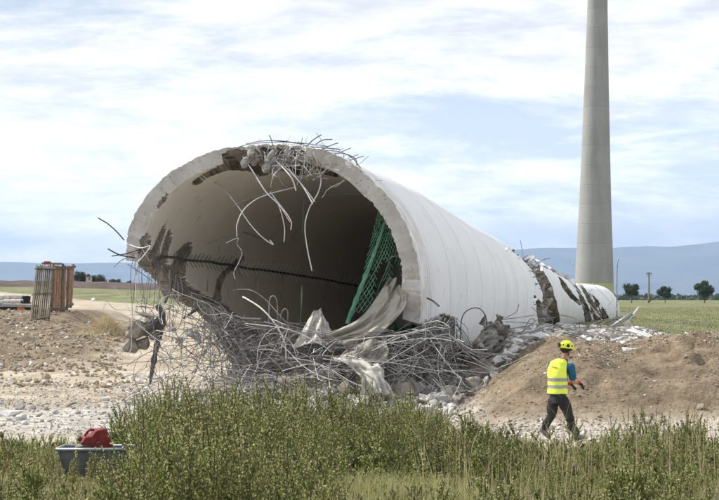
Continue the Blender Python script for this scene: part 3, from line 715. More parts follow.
# inner joint with its comb of starter bars
jp = [(158, 256), (170, 257.5), (200, 261), (240, 267), (280, 273), (320, 279), (360, 286), (398, 293)]
jl = [pin(*p, .015) for p in smooth_path([Vector((x, y, 0)) for x, y in jp], 4) for p in [(p[0], p[1])]]
jpts = [q[0] for q in jl]
strip = MB().tube([tsub(p) for p in jpts], .034, 5).build('joint_strip', [M_['rebar_dark']], tower)
comb_me = MB().tube([(0, 0, 0), (0, 0, 1)], .011, 4).mesh('starter_bar', [M_['rebar_white']])
comb_dk = MB().tube([(0, 0, 0), (0, 0, 1)], .011, 4).mesh('starter_bar', [M_['rebar_dark']])
for k in range(58):
    px = 172 + k * 3.9; py = np.interp(px, [p[0] for p in jp], [p[1] for p in jp]); p, n_ = pin(px, py, .03)
    for sgn in (1, -1):
        d = (Vector((0.25, 0.1, sgn * 1.0)) + n_ * .35).normalized(); h = random.uniform(.16, .26) * np.interp(px, [170, 400], [1, 1.5])
        o = obj('starter_bar', comb_me if px > 235 else comb_dk, strip); o.location = tsub(p); o.rotation_euler = d.to_track_quat('Z', 'Y').to_euler(); o.scale = (1, 1, h)

# ------------------------------------------------------------------ chunks
def hull(n, sc, seed, slab=False):
    r = random.Random(seed); bm = bmesh.new()
    for i in range(n):
        v = Vector((r.gauss(0, 1), r.gauss(0, 1), r.gauss(0, 1))).normalized() * r.uniform(.75, 1)
        if slab: v.z = .5 if v.z > 0 else -.5
        bm.verts.new((v.x * sc[0], v.y * sc[1], v.z * sc[2]))
    res = bmesh.ops.convex_hull(bm, input=bm.verts); bmesh.ops.delete(bm, geom=[g for g in res['geom_interior'] if isinstance(g, bmesh.types.BMVert)], context='VERTS')
    bmesh.ops.recalc_face_normals(bm, faces=bm.faces); bmesh.ops.triangulate(bm, faces=bm.faces)
    V = np.array([v.co[:] for v in bm.verts]); Fq = np.array([[v.index for v in f.verts] for f in bm.faces]) if not bm.verts.index_update() else 0
    bm.free(); return V, Fq
protos = [hull(20, (1, .8, .65), k) for k in range(6)] + [hull(13, (1.1, .8, .22), 20 + k, True) for k in range(5)] + [hull(12, (1.3, .5, .3), 40 + k) for k in range(3)]
def rotm(rx, ry, rz): return np.array(Euler((rx, ry, rz)).to_matrix())
def scatter_stuff(name, n, sampler, size, mats, flat=.4, lift=.25, parent=None, protosel=range(14), **kw):
    """many small pieces joined into one mesh"""
    V = []; Fq = []; mi = []; b = 0
    for i in range(n):
        x, y, z = sampler(i); pv, pf = protos[random.choice(list(protosel))]; s = size()
        R = rotm(random.gauss(0, flat), random.gauss(0, flat), random.uniform(0, 6.3))
        v = (pv * s) @ R.T + np.array([x, y, z + s * lift]); V.append(v); Fq.append(pf + b); b += len(v); mi += [random.randrange(len(mats))] * len(pf)
    V = np.concatenate(V)
    if parent is not None: V = V - C0
    return obj(name, mesh_from(name, V, np.concatenate(Fq), mats, mi), parent, kind='stuff', **kw)
chunk_me = {}
for key in ('chunk', 'chunk_white', 'stone', 'chunk_brown'):
    chunk_me[key] = [mesh_from('concrete_chunk', v, f, [M_[key]]) for v, f in protos]
def chunk(x, y, s, key='chunk', k=None, label='', group=None, name='concrete_chunk', cat='concrete chunk', rot=None, z=None, sc=(1, 1, 1)):
    k = random.randrange(14) if k is None else k
    o = obj(name, chunk_me[key][k]); o.location = (x, y, (gz(x, y) + s * .22) if z is None else z)
    o.rotation_euler = rot or (random.gauss(0, .35), random.gauss(0, .35), random.uniform(0, 6.3)); o.scale = (s * sc[0], s * sc[1], s * sc[2])
    o['label'] = label; o['category'] = cat
    if group: o['group'] = group
    return o
def gpx(px, D):  # x from pixel and depth
    return (px - CX) / F * D
SHAPE = ['lump'] * 6 + ['slab'] * 5 + ['splinter'] * 3
used_labels = {}
def auto(px, D, s, key, k, marks, place, big, med):
    size = 'large' if s > big else ('middle sized' if s > med else 'small')
    tone = {'chunk': 'grey', 'chunk_white': 'pale', 'stone': 'brown'}[key]; m = min(marks, key=lambda q: abs(q[0] - px))[1]
    dep = 'near' if D < place[0] else 'farther'
    return '%s %s concrete %s, the %s kind, %s' % (size, tone, SHAPE[k], dep, m) if key != 'stone' else '%s %s stone %s, the %s kind, %s' % (size, tone, SHAPE[k], dep, m)
def field(n, Dr, pxr, size, keys, marks, mid, big, med, group, name='concrete_chunk', cat='concrete chunk'):
    for i in range(n):
        D = random.uniform(*Dr); px = random.uniform(*pxr); s = size(); key = random.choice(keys); k = random.randrange(14)
        m = min(marks, key=lambda q: abs(q[0] - px))[1]; sz = 'large' if s > big else ('middle sized' if s > med else 'small')
        lab = '%s %s %s %s %s' % (sz, {'chunk': 'grey', 'chunk_white': 'pale', 'stone': 'brown'}[key], SHAPE[k], m, 'nearer the weeds' if D < mid else 'farther back')
        chunk(gpx(px, D), D, s, key, k, lab, group, name, cat)
field(70, (43.5, 47.5), (185, 440), lambda: random.uniform(.07, .26), ['chunk', 'chunk', 'chunk_white'], [(200, 'of rubble below the torn left wall'), (245, 'of rubble under the curled bars'), (300, 'of rubble below the tent-like sheet'), (365, 'of rubble around the lowest pale sheet'), (425, 'of rubble below the right rim')], 45.3, .19, .12, 'concrete chunks in the rubble heap at the tower mouth')
field(60, (39.5, 49), (-5, 180), lambda: min(.2, abs(random.gauss(.03, .05)) + .04), ['chunk_white', 'chunk_white', 'chunk'], [(10, 'on the sand at the left edge'), (50, 'on the sand below the leaning panel'), (95, 'on the sand behind the red canister'), (140, 'on the sand below the hanging chunks'), (175, 'on the sand below the bent beam')], 43.5, .13, .07, 'pale fragments on the sand left of the mouth')
field(80, (52, 76), (508, 640), lambda: random.uniform(.10, .32), ['chunk_white', 'chunk', 'chunk_white'], [(515, 'by the crumpled slab'), (545, 'behind the worker'), (575, 'under the broken part of the tower'), (605, 'by the far tower end'), (635, 'beside the steel tube')], 60, .24, .16, 'slab pieces beside the tower behind the mound')
field(46, (40, 47.5), (470, 719), lambda: min(.11, abs(random.gauss(0, .028)) + .022), ['stone'], [(490, 'on the shaded left slope of the mound'), (540, 'on the mound left of the worker'), (600, 'on the mound right of the worker'), (650, 'on the mound below the white piece'), (700, 'on the mound at the right edge')], 43, .07, .04, 'stones on the earth mound', 'stone', 'stone')
for i in range(0):
    D = random.uniform(43.5, 47.5); chunk(gpx(random.uniform(185, 440), D), D, random.uniform(.09, .30), random.choice(['chunk', 'chunk', 'chunk_white']), label='grey broken concrete chunk in the rubble heap before the tower mouth', group='concrete chunks in the rubble heap at the tower mouth')
for i in range(0):
    D = random.uniform(39.5, 49); chunk(gpx(random.uniform(-5, 180), D), D, abs(random.gauss(.06, .06)) + .05, random.choice(['chunk_white', 'chunk_white', 'chunk']), label='small pale concrete fragment strewn on the sandy ground left of the tower mouth', group='pale fragments on the sand left of the mouth')
for i in range(0):
    D = random.uniform(52, 76); chunk(gpx(random.uniform(508, 640), D), D, random.uniform(.12, .38), random.choice(['chunk_white', 'chunk', 'chunk_white']), label='pale broken concrete slab piece lying beside the fallen tower behind the earth mound', group='slab pieces beside the tower behind the mound')
for i in range(0):
    D = random.uniform(40, 47.5); x = gpx(random.uniform(470, 719), D); chunk(x, D, abs(random.gauss(0, .035)) + .03, 'stone', label='small stone on the slope of the brown earth mound', group='stones on the earth mound', name='stone', cat='stone')
chunk(P(9, 396, 43).x, 43, .52, 'chunk_white', 7, 'flat pale concrete slab on the sand at the left edge of the photo', sc=(1, .8, .9), rot=(0.03, 0.02, .3))
chunk(P(627, 345, 45.2).x, 45.2, .24, 'chunk_white', 8, 'single bright white concrete piece on top of the earth mound', sc=(1.2, .8, 1.4), rot=(.1, .1, .2))
chunk(P(700, 402, 41.5).x, 41.5, .14, 'stone', 1, 'rounded tan stone low on the right slope of the earth mound', name='stone', cat='stone')
chunk(P(106, 367, 50).x, 50, .16, 'chunk_white', 2, 'lone white lump on the bare sand between straw heap and hanging chunks')
chunk(P(93, 296, 235).x, 235, .42, 'chunk_white', 1, 'far white lump at the edge of the green field right of the wooden panels')
chunk(P(228, 378, 46).x, 45.6, .28, 'stone', 3, 'upright brown lump in pale rubble under the torn left wall', sc=(.6, .6, 1.6), rot=(0, 0, .4))
# hanging chunks caught in the bars on the left
for (px, py, s, k, sc, lab, D) in ((147, 316, .36, 7, (1, .9, .9), 'topmost flat concrete piece hanging in the bars at the torn left wall', 48),
                               (136, 330, .50, 1, (.70, .8, .85), 'largest pale brown concrete lump hanging in the bars at the torn left wall', 48),
                               (149, 327, .42, 4, (.8, .8, .9), 'brown concrete lump hanging right beside the largest hanging lump', 48.2),
                               (131, 346, .42, 3, (.55, .8, 1.0), 'lowest concrete lump hanging in the bars at the torn left wall', 48),
                               (142, 343, .34, 0, (.7, .8, .9), 'concrete lump hanging between the lowest lump and the dark bent beam', 48.1),
                               (156, 334, .30, 5, (.7, .8, 1.0), 'brown lump hanging against the upper dark bent beam', 48.3),
                               (127, 326, .20, 9, (.9, .9, .9), 'small flat flake sticking out left of the hanging lumps', 47.9)):
    p = P(px, py, D); chunk(p.x, p.y, s, 'chunk_brown' if k != 7 else 'chunk', k, lab, name='hanging_concrete_chunk', rot=(random.uniform(-.4, .4), random.uniform(-.5, .5), random.uniform(0, 6)), z=p.z, sc=sc)
mb = MB()
mb.tube(smooth_path([P(157, 305, 48), P(163, 318, 48), P(158, 340, 47.9), P(154, 360, 47.9), P(150, 384, 47.8)], 4), [.05, .08, .06, .09, .07, .10, .07, .08, .055, .09, .07, .06, .08, .05, .06, .045, .03], 6)
mb.tube(smooth_path([P(159, 318, 48), P(152, 326, 47.8), P(143, 330, 47.8)], 4), .07, 5)
o = mb.build('bent_beam', [M_['rebar_dark']]); o['label'] = 'dark bent steel beam hanging upright among the bars left of the mouth'; o['category'] = 'beam'
for (px, py, s, wh) in ((190, 333, .2, 'middle and largest'), (197, 338, .16, 'lowest one right of the middle'), (181, 340, .18, 'lowest one left of the middle'), (206, 325, .16, 'rightmost and highest'), (171, 330, .15, 'leftmost one next to the bent beam')):
    p = P(px, py, 48.2); chunk(p.x, p.y, s * 1.5, 'chunk', None, 'small concrete scrap hanging in the loose bars, ' + wh, 'scraps hanging under the torn left wall', 'hanging_concrete_chunk', z=p.z, sc=(.6, .6, 1.5))

_cu = np.linspace(-30, 30, 301); _cv = np.linspace(30, 110, 401); _cg = fbm(_cu[None, :] * .75, _cv[:, None] * .5, 301, 4)
def CL(x, y): return float(_cg[min(400, max(0, int((y - 30) * 5))), min(300, max(0, int((x + 30) * 5)))])
def smp(pxr, Dr, zz=0, clump=.0):
    def f(i):
        for _ in range(6):
            D = Dr[0] + (Dr[1] - Dr[0]) * random.random(); x = gpx(random.uniform(*pxr), D)
            if clump == 0 or random.random() < CL(x, D) ** 3 * clump: break
        return x, D, gz(x, D) + zz
    return f
scatter_stuff('concrete_rubble', 2600, smp((170, 455), (43, 49.5)), lambda: abs(random.gauss(.0, .09)) + .03, [M_['chunk'], M_['chunk_white'], M_['chunk']])
scatter_stuff('dark_rubble', 1500, smp((215, 500), (45.5, 54)), lambda: abs(random.gauss(.0, .16)) + .05, [M_['broken'], M_['chunk'], M_['chunk_brown']])
scatter_stuff('pale_gravel', 6500, smp((-10, 250), (38, 58), 0, 4), lambda: abs(random.gauss(0, .022)) + .009, [M_['chunk_white'], M_['stone'], M_['chunk']])
scatter_stuff('torn_edge_rubble', 1500, smp((125, 262), (43.5, 62)), lambda: abs(random.gauss(0, .05)) + .015, [M_['chunk_white'], M_['chunk_white'], M_['chunk']])
scatter_stuff('slab_rubble', 3200, smp((500, 655), (49, 80)), lambda: abs(random.gauss(0, .13)) + .05, [M_['chunk_white'], M_['chunk'], M_['chunk_white'], M_['chunk_white'], M_['broken']], protosel=range(5, 14))
scatter_stuff('earth_clods', 7000, smp((440, 740), (39, 49), 0, 4), lambda: abs(random.gauss(0, .016)) + .008, [M_['stone']] * 9 + [M_['chunk_white']], protosel=range(6))
scatter_stuff('soil_clods', 3000, smp((-10, 125), (56, 100), 0, 4), lambda: abs(random.gauss(0, .05)) + .015, [M_['stone']] * 7 + [M_['chunk_white']], protosel=range(6))
scatter_stuff('foot_gravel', 1600, smp((420, 740), (35, 41)), lambda: abs(random.gauss(0, .022)) + .01, [M_['chunk_white'], M_['stone']])

# debris in the cracks of the tower
def crack_s(i):
    poly = random.choice([[(516, 253), (532, 272), (543, 300), (550, 325)], [(520, 254), (540, 272), (549, 300), (553, 325)], [(530, 292), (536, 310), (541, 328)], [(574, 284), (584, 302), (589, 322)], [(584, 291), (595, 308), (600, 322)], [(594, 297), (604, 312), (608, 320)]])
    t = random.random() * (len(poly) - 1); a = poly[int(t)]; b2 = poly[int(t) + 1]; u = t - int(t)
    p, n_ = pout(a[0] + (b2[0] - a[0]) * u + random.gauss(0, 1.5), a[1] + (b2[1] - a[1]) * u); p = p - n_ * random.uniform(.15, .7); return p.x, p.y, p.z
scatter_stuff('crack_debris', 1100, crack_s, lambda: abs(random.gauss(0, .16)) + .06, [M_['broken'], M_['chunk'], M_['broken']], flat=1.0, parent=tower, protosel=range(6, 14))
K = 170; st = np.array([crack_s(i) for i in range(K)]); pos = wander(st, rng.normal(size=(K, 3)) * .6 + np.array([.1, -.4, -.1]), rng.uniform(.3, 1.3, K), 7, .2, .05)
v, f = tubes_np(pos, rng.uniform(.012, .02, K)); obj('crack_rebar', mesh_from('crack_rebar', v - C0, f, [M_['rebar']]), tower, kind='stuff')
# tilted shell plates thrown up along the broken back
plate_specs = [((546, 262), 1.5, .7, .5), ((553, 267), 1.7, .7, .3), ((560, 273), 1.5, .6, .1), ((566, 278), 1.4, .5, -.1), ((540, 260), 1.0, .5, .4), ((531, 257), 1.0, .5, .2), ((536, 262), 1.2, .4, -.3),
               ((557, 269), 1.0, .9, .7), ((505, 250), .7, .15, .05), ((529, 265), .6, .3, -.2), ((572, 284), 1.2, .6, .2), ((580, 287), 1.2, .6, .1), ((541, 270), 1.0, .25, .3), ((548, 290), .6, .25, .3), ((533, 300), .7, .25, .3), ((589, 297), 1.3, .4, .6), ((600, 306), 1.2, .4, .7)]
pr = random.Random(5)
for i, ((px, py), L, Wd, tilt) in enumerate(plate_specs):
    p, n_ = pout(px, py, .03 + .06 * pr.random()); v, f = hull(14, (L * .55, Wd * .45, .10), 300 + i, True)
    me = mesh_from('broken_plate', v, f, [M_['paint'] if i % 2 == 0 else M_['chunk']])
    o = obj('broken_plate', me, tower); o.location = tsub(p)
    M3 = Matrix((Vector(Wv), n_.cross(Vector(Wv)), n_)).transposed(); o.rotation_euler = (M3 @ Euler((pr.uniform(-.2, .2), pr.uniform(-.15, .15) - .08, tilt * .5)).to_matrix()).to_euler()
# broken lumps still clinging to the crown of the rim
for i in range(46):
    a = math.radians(random.gauss(88, 13)); sA = np.array([random.uniform(-.12, .9)]); aA = np.array([a]); R_ = tube_R(np.maximum(sA, 0), aA)
    p = Vector(tube_pt(sA, aA, R_ - random.uniform(.14, .46))[0])
    o = obj('crown_lump', chunk_me['chunk' if i % 3 else 'chunk_brown'][random.randrange(11)], tower); o.location = tsub(p); s = random.uniform(.06, .19); o.scale = (s * 1.2, s, s); o.rotation_euler = (random.random() * 6, random.random() * 6, 0)
for i, (px, py, s) in enumerate([(272, 160, .26), (280, 164, .2), (266, 168, .18), (290, 160, .16), (276, 172, .12), (305, 158, .16), (318, 158, .2), (330, 163, .18), (340, 170, .14)]):
    p = P(px, py, 48.1); o = obj('crown_lump', chunk_me['chunk'][i % 6], tower); o.location = tsub(p); o.scale = (s, s, s * .9); o.rotation_euler = (i, i * 2, i)

# ------------------------------------------------------------------ sheets
def sheet(name, rows, mats, label=None, cat=None, ncol=26, fold=.06, ff=3.0, th=.012, parent=None, seed=0, sub=5, **kw):
    L = smooth_path([P(*r[0]) for r in rows], sub); R = smooth_path([P(*r[1]) for r in rows], sub); V = []
    nr = len(L)
    for i in range(nr):
        for j in range(ncol):
            t = j / (ncol - 1); p = L[i].lerp(R[i], t); u = i / nr
            d = fold * (2 * (fbm(t * ff + seed, u * 1.6 + t, seed + 3, 3) - .5) * 2 + .6 * math.sin(t * 9 + u * 3 + seed) + 2.2 * (.4 - abs(fbm(t * ff * 1.7 + u * 2, u * 3.5 - t * 2, seed + 9, 2) - .5) * 3)); 
            V.append((p.x + .3 * d, p.y - d, p.z + .35 * d))
    ii = np.arange(nr * ncol).reshape(nr, ncol); Fq = np.stack([ii[:-1, :-1], ii[1:, :-1], ii[1:, 1:], ii[:-1, 1:]], -1).reshape(-1, 4)
    me = mesh_from(name, V, Fq, mats, smooth=True); o = obj(name, me, parent, **kw)
    sd_ = o.modifiers.new('thickness', 'SOLIDIFY'); sd_.thickness = th; sd_.offset = 0
    if label: o['label'] = label; o['category'] = cat
    return o
M_['membrane'] = mat('beige_membrane', (0.30, 0.275, 0.235), 0.9, (2.5, 6), col2=(0.41, 0.38, 0.33), bump=(5, .4, .03))
M_['membrane_pale'] = mat('pale_membrane', (0.42, 0.40, 0.36), 0.9, (2.5, 6), col2=(0.55, 0.53, 0.48), bump=(5, .4, .03))
sheet('membrane_sheet', [((313, 311, 47.6), (321, 311, 47.6)), ((307, 322, 47.2), (328, 323, 47.4)), ((300, 335, 46.9), (334, 335, 47.2)), ((294, 346, 46.6), (341, 345, 47))], [M_['membrane_pale']], 'small beige sheet peaked like a tent over the rebar in the mouth', 'sheet', fold=.10, ff=3, seed=1)
sheet('membrane_sheet', [((392, 275, 48.2), (402, 288, 47.7)), ((384, 286, 47.9), (405, 298, 47.4)), ((374, 301, 47.6), (403, 309, 47.2)), ((362, 316, 47.3), (392, 323, 47)), ((343, 328, 47), (374, 338, 46.8)), ((314, 338, 47), (348, 350, 46.8))], [M_['membrane']], 'long beige sheet draped from the right rim down across the rebar', 'sheet', fold=.11, ff=3.5, seed=5)
sheet('membrane_sheet', [((352, 345, 46.6), (384, 338, 46.7)), ((344, 352, 46.3), (388, 350, 46.4)), ((336, 360, 46.1), (386, 362, 46.2))], [M_['membrane']], 'grey beige crumpled sheet just above the lowest white sheet', 'sheet', fold=.09, ff=5, seed=9)
sheet('membrane_sheet', [((330, 358.5, 45.9), (374, 359, 46)), ((340, 364, 45.7), (382, 364, 45.8)), ((352, 372, 45.5), (386, 374, 45.6)), ((360, 382, 45.3), (390, 384, 45.4)), ((362, 394, 45.2), (396, 396, 45.2))], [M_['membrane_pale']], 'pale sheet lying lowest on the rubble in front of the mouth', 'sheet', fold=.10, ff=4, seed=13)
# crumpled slab beside the tower wall
M_['slab'] = mat('torn_concrete_slab', (0.20, 0.19, 0.175), .95, (2, 7), col2=(.42, .40, .37), bump=(5, .9, .06))
for rows, sd2 in (([((476, 342, 47.6), (482, 330, 48)), ((480, 348, 47.2), (492, 326, 47.8)), ((488, 352, 47.1), (503, 327, 47.6)), ((497, 354, 47.3), (508, 334, 47.6))], 21),
                  ([((474, 348, 47.8), (478, 358, 47.3)), ((482, 340, 47.4), (490, 356, 47)), ((494, 338, 47.3), (504, 350, 47.1))], 25),
                  ([((482, 318, 49), (487, 332, 48.6)), ((488, 320, 49), (493, 333, 48.6))], 28), ([((493, 317, 49.4), (497, 331, 49)), ((499, 322, 49.4), (503, 333, 49))], 31)):
    sheet('torn_slab', rows, [M_['slab']], fold=.16, ff=4, th=.05, seed=sd2)
# gather the torn slab as one thing
ts = [o for o in COL.objects if o.name.startswith('torn_slab')]
tsr = thing('crumpled_slab', 'crumpled dark grey folded concrete slab wedged between white tower wall and earth mound', 'slab')
for o in ts: o.name = 'slab_fold'; o.parent = tsr

# green net
M_['net'] = mat('green_net', (0.06, 0.19, 0.11), .8, (6, 3), col2=(.14, .33, .21))
net = thing('safety_net', 'torn green safety net hanging inside the right rim from a bundled green edge', 'net')
A, Bp, Cc, Dd = P(380, 203, 48.6), P(389, 208, 48.5), P(353, 314, 47.9), P(411, 300, 48.0)
E_ = P(402, 245, 48.3)
def netp(u, v):
    l = A.lerp(Cc, v); r = (Bp * (1 - v) ** 2 + E_ * 2 * v * (1 - v) + Dd * v * v) + (E_ - Bp.lerp(Dd, .5)) * 2 * v * (1 - v) * .2
    p = l.lerp(r, u); p.y += .15 * math.sin(u * 5 + v * 4); return p
mb = MB(); nu, nv = 11, 30
for i in range(nu):
    for j in range(nv):
        vlim = 1 - .45 * (0.5 + .5 * math.sin(i * 1.7)) * (i > 3)
        v0 = j / nv; v1 = (j + 1) / nv
        if v1 > vlim or (random.random() < .05): continue
        ua = (i + (.5 if j % 2 else 0)) / nu; ub = (i + (0 if j % 2 else .5)) / nu; uc = (i + (1 if j % 2 else .5)) / nu
        a = netp(min(ua, 1), v0); mb.tube([a, netp(min(ub, 1), v1)], .009, 3, cap=False)
        uc2 = (i + (0.0 if j % 2 else -.5)) / nu
        if uc2 >= 0: mb.tube([a, netp(min(uc2 if j % 2 == 0 else (i + 1) / nu, 1), v1)], .009, 3, cap=False)
mb.build('net_mesh', [M_['net']], net)['kind'] = 'stuff'
mb = MB().tube(smooth_path([P(385, 222, 48.3), P(377, 246, 48.2), P(366, 275, 48), P(356, 300, 47.8), P(347, 324, 47.6)], 4), [.03, .045, .03, .05, .035, .055, .04, .05, .06, .045, .065, .05, .07, .05, .07, .055, .06], 6); mb.build('net_bundle', [M_['net']], net)
mb = MB()
for q in (([P(380, 203, 48.6), P(363, 195, 49.5), P(338, 194, 50.5), P(312, 196, 51)]), ([P(304, 200, 50), P(303, 215, 50), P(302.5, 234, 50)]), ([P(302, 288, 49.8), P(301, 305, 49.6), P(300, 330, 49)]), ([P(406, 262, 48.1), P(400, 290, 47.9), P(384, 330, 47.5)]), ([P(390, 262, 48.1), P(378, 290, 47.9), P(374, 318, 47.6)]), ([P(372, 330, 47.2), P(400, 338, 47.0), P(430, 336, 47.2), P(445, 350, 47.2)]), ([P(404, 300, 48), P(398, 340, 47.6), P(392, 352, 47.4)])):
    MB().tube(smooth_path(q, 5), .007, 4).build('net_cord', [M_['net']], net)
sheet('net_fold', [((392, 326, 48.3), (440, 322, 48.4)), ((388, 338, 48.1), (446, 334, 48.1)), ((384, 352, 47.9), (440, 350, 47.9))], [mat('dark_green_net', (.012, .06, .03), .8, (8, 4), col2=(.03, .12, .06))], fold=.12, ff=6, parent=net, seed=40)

# ------------------------------------------------------------------ standing tower
DT = 350.0
st_loc = Vector(((594 - CX) / F * DT, DT, gz((594 - CX) / F * DT, DT)))
stw = thing('standing_wind_turbine_tower', 'tall pale grey tapering tower standing upright with a yellow green band at its foot', 'tower', loc=tuple(st_loc), rot=(0, math.radians(.66), 0))
pz = CH + (HY - np.array([320, 304, 283, 245, 200, 150, 75, 0, -60, -220])) / F * DT; pr_ = np.array([41.6, 41, 38.6, 35.6, 31.6, 28.4, 23.8, 19.8, 17.6, 13]) / 2 / F * DT
cxs = np.array([594.3, 594.3, 594.2, 594.6, 595, 595.6, 596.5, 597.4, 598, 599]) * 0 + 596
def trad(z): return float(np.interp(z, pz, pr_))
tones = []
for k in range(5):
    c = 0.30 + .006 * ((k * 7) % 5 - 2); t = mat('pale_grey_tower_concrete', (c, c, c * .98), .8, (.25, 6), col2=(c * 1.10, c * 1.10, c * 1.07)); mixin(t, noisefac(t, .5, .5, .75, 6, (1, 1, .15)), (c * .82, c * .81, c * .76)); tones.append(t)
green = mat('yellow_green_base_paint', (.36, .39, .17), .8, (.4, 5), col2=(.43, .45, .21))
zb = st_loc.z - 1; zt = CH + (HY - 283) / F * DT; z = zb; k = 0; bounds = [zb, zt]
while bounds[-1] < CH + (HY + 200) / F * DT: bounds.append(bounds[-1] + 3.42)
for k in range(len(bounds) - 1):
    z0, z1 = bounds[k], bounds[k + 1]; r0, r1 = trad(z0), trad(z1); g = .02
    MB().lathe([(r0 - g, z0 - st_loc.z), (r0, z0 + .03 - st_loc.z), (r0 + (r1 - r0) * .03, z0 + .10 - st_loc.z), (r1 + (r0 - r1) * .03, z1 - .10 - st_loc.z), (r1, z1 - .03 - st_loc.z), (r1 - g, z1 - st_loc.z)], 72, cap=False).build('tower_ring', [green if k == 0 else tones[k % 5]], stw, smooth=True)
zz = bounds[-1] - st_loc.z; rr = trad(bounds[-1]) - .03
MB().lathe([(rr, zz - .02), (rr * .98, zz + .15), (.05, zz + .3)], 40).build('top_cap', [tones[0]], stw)
# ------------------------------------------------------------------ wooden panels and stack, left
M_['wood'] = mat('weathered_brown_timber', (.06, .047, .033), .9, (5, 6), col2=(.17, .135, .095))
M_['wood_red'] = mat('red_brown_timber', (.20, .11, .07), .9, (4, 6), col2=(.36, .23, .15))
M_['wood_grey'] = mat('grey_green_timber', (.16, .15, .11), .9, (5, 6), col2=(.26, .24, .18))
def panel(name, label, TL, TR, BR, BL, nsl, m, mrail, gap=.35, D=100):
    t = thing(name, label, 'wooden panel', loc=tuple(P(*BL)))
    o0 = P(*BL); a, b_, c_, d_ = P(*TL), P(*TR), P(*BR), P(*BL)
    nrm_ = (b_ - a).cross(d_ - a).normalized()
    for k in range(nsl):
        u0 = (k + gap / 2) / nsl; u1 = (k + 1 - gap / 2) / nsl; j = [random.uniform(-.03, .03) for _ in range(2)]
        q = [a.lerp(b_, u0) + (a - d_) * j[0], a.lerp(b_, u1) + (a - d_) * j[0], d_.lerp(c_, u1) + (a - d_) * j[1], d_.lerp(c_, u0) + (a - d_) * j[1]]
        V = [p - o0 + nrm_ * .025 for p in q] + [p - o0 - nrm_ * .025 for p in q]
        MB().add(V, [(0, 1, 2, 3), (7, 6, 5, 4), (0, 4, 5, 1), (1, 5, 6, 2), (2, 6, 7, 3), (3, 7, 4, 0)]).build('slat', [m if k % 4 else mrail], t)
    for v in (.06, .5, .93):
        p, q = a.lerp(d_, v), b_.lerp(c_, v)
        for s in (-1, 1):
            if s == -1 and v == .5: continue
            h = (d_ - a).normalized() * .05
            V = [p - h, q - h, q + h, p + h]; off = nrm_ * s * .028
            V2 = [x - o0 + off for x in V] + [x - o0 + off + nrm_ * s * .05 for x in V]
            MB().add(V2, [(0, 1, 2, 3), (7, 6, 5, 4), (0, 4, 5, 1), (1, 5, 6, 2), (2, 6, 7, 3), (3, 7, 4, 0)]).build('rail', [mrail], t)
    return t
panel('wooden_panel', 'leaning grey brown slatted timber panel standing in front of the reddish ones', (36, 264.5, 94.5), (55, 265.5, 95.5), (50, 320, 93.4), (29, 324.5, 92.4), 10, M_['wood'], M_['wood_grey'], .5)
panel('wooden_panel', 'red brown slatted timber panel in the middle of the three panels', (52, 265, 96.5), (66.5, 265, 98), (65.5, 312, 98), (50, 312, 96.5), 6, M_['wood_red'], M_['wood'], .36)
panel('wooden_panel', 'narrow red brown timber panel, the one on the right', (67, 265.5, 98.4), (74.5, 264, 99.6), (72, 307, 99.6), (66, 311, 98.4), 3, M_['wood_red'], M_['wood'], .32)
o = MB().box(P(52, 263.6, 97.6), (1.0, .6, .09), (0, .02, .2)).box(P(47.5, 262.6, 97), (.3, .25, .12), m=1).build('board_pile', [M_['wood_grey'], mat('red_plastic_cap', (.35, .04, .03), .5)])
o['label'] = 'flat boards with a small red cap lying across the tops of the timber panels'; o['category'] = 'boards'
# stack
M_['kerb'] = mat('pale_concrete_block', (.46, .43, .39), .9, (3, 6), col2=(.62, .60, .56), bump=(6, .4, .03))
def roundblock(w, h, d): 
    mb = MB(); r = h * .5; prof = []
    n = 12
    ring = [(w / 2 - .05 + .05 * math.cos(a), 0) for a in (0,)]
    bm = bmesh.new(); bmesh.ops.create_cube(bm, size=1); bmesh.ops.scale(bm, vec=(w, d, h), verts=bm.verts); bmesh.ops.bevel(bm, geom=bm.edges[:], offset=min(w, h) * .28, segments=3, affect='EDGES', profile=.5)
    me = bpy.data.meshes.new('concrete_block'); bm.to_mesh(me); bm.free(); me.materials.append(M_['kerb']); [setattr(p, 'use_smooth', True) for p in me.polygons]; return me
kb = roundblock(.34, .22, .7)
xs_top = [2, 8.5, 14.5, 20.5]; 
for i, px in enumerate([-5, 1.5, 8, 14.5, 20.5]):
    o = obj('concrete_block', kb); o.location = P(px, 297, 103); o.rotation_euler = (random.uniform(-.05, .05), random.uniform(-.06, .06), random.uniform(-.1, .1))
    o['label'] = 'rounded pale concrete block in the upper row of the stack left of the timber panels'; o['category'] = 'concrete block'; o['group'] = 'upper row of pale blocks'
for i, px in enumerate([-6, 0.5, 7, 13.5, 19]):
    o = obj('concrete_block', kb); o.location = P(px, 301.7, 102.7); o.rotation_euler = (random.uniform(-.05, .05), random.uniform(-.06, .06), random.uniform(-.1, .1)); o.scale = (1, 1, .85)
    o['label'] = 'rounded pale concrete block in the lower row of the stack left of the timber panels'; o['category'] = 'concrete block'; o['group'] = 'lower row of pale blocks'
o = MB().box(P(4, 305.3, 102.4), (3.3, .8, .13), (0, .02, .02)).box(P(4, 308.4, 102.6), (3.0, .7, .17), m=1).build('timber_bearer', [M_['steel'], M_['wood']]); o['label'] = 'grey beam lying under the rows of pale blocks'; o['category'] = 'beam'
mb = MB()
for k in range(3):
    mb.box(P(24.6 + k * 2.3, 299.4 - .4 * (k % 2), 102.6), (.11, .6, .34), (0, .1 * (k - 1), .1))
mb.box(P(26.5, 303, 102.8), (.40, .6, .08))
o = mb.build('black_crate', [mat('black_plastic', (.012, .012, .013), .5)]); o['label'] = 'small black upright crate between the pale blocks and the timber panel'; o['category'] = 'crate'
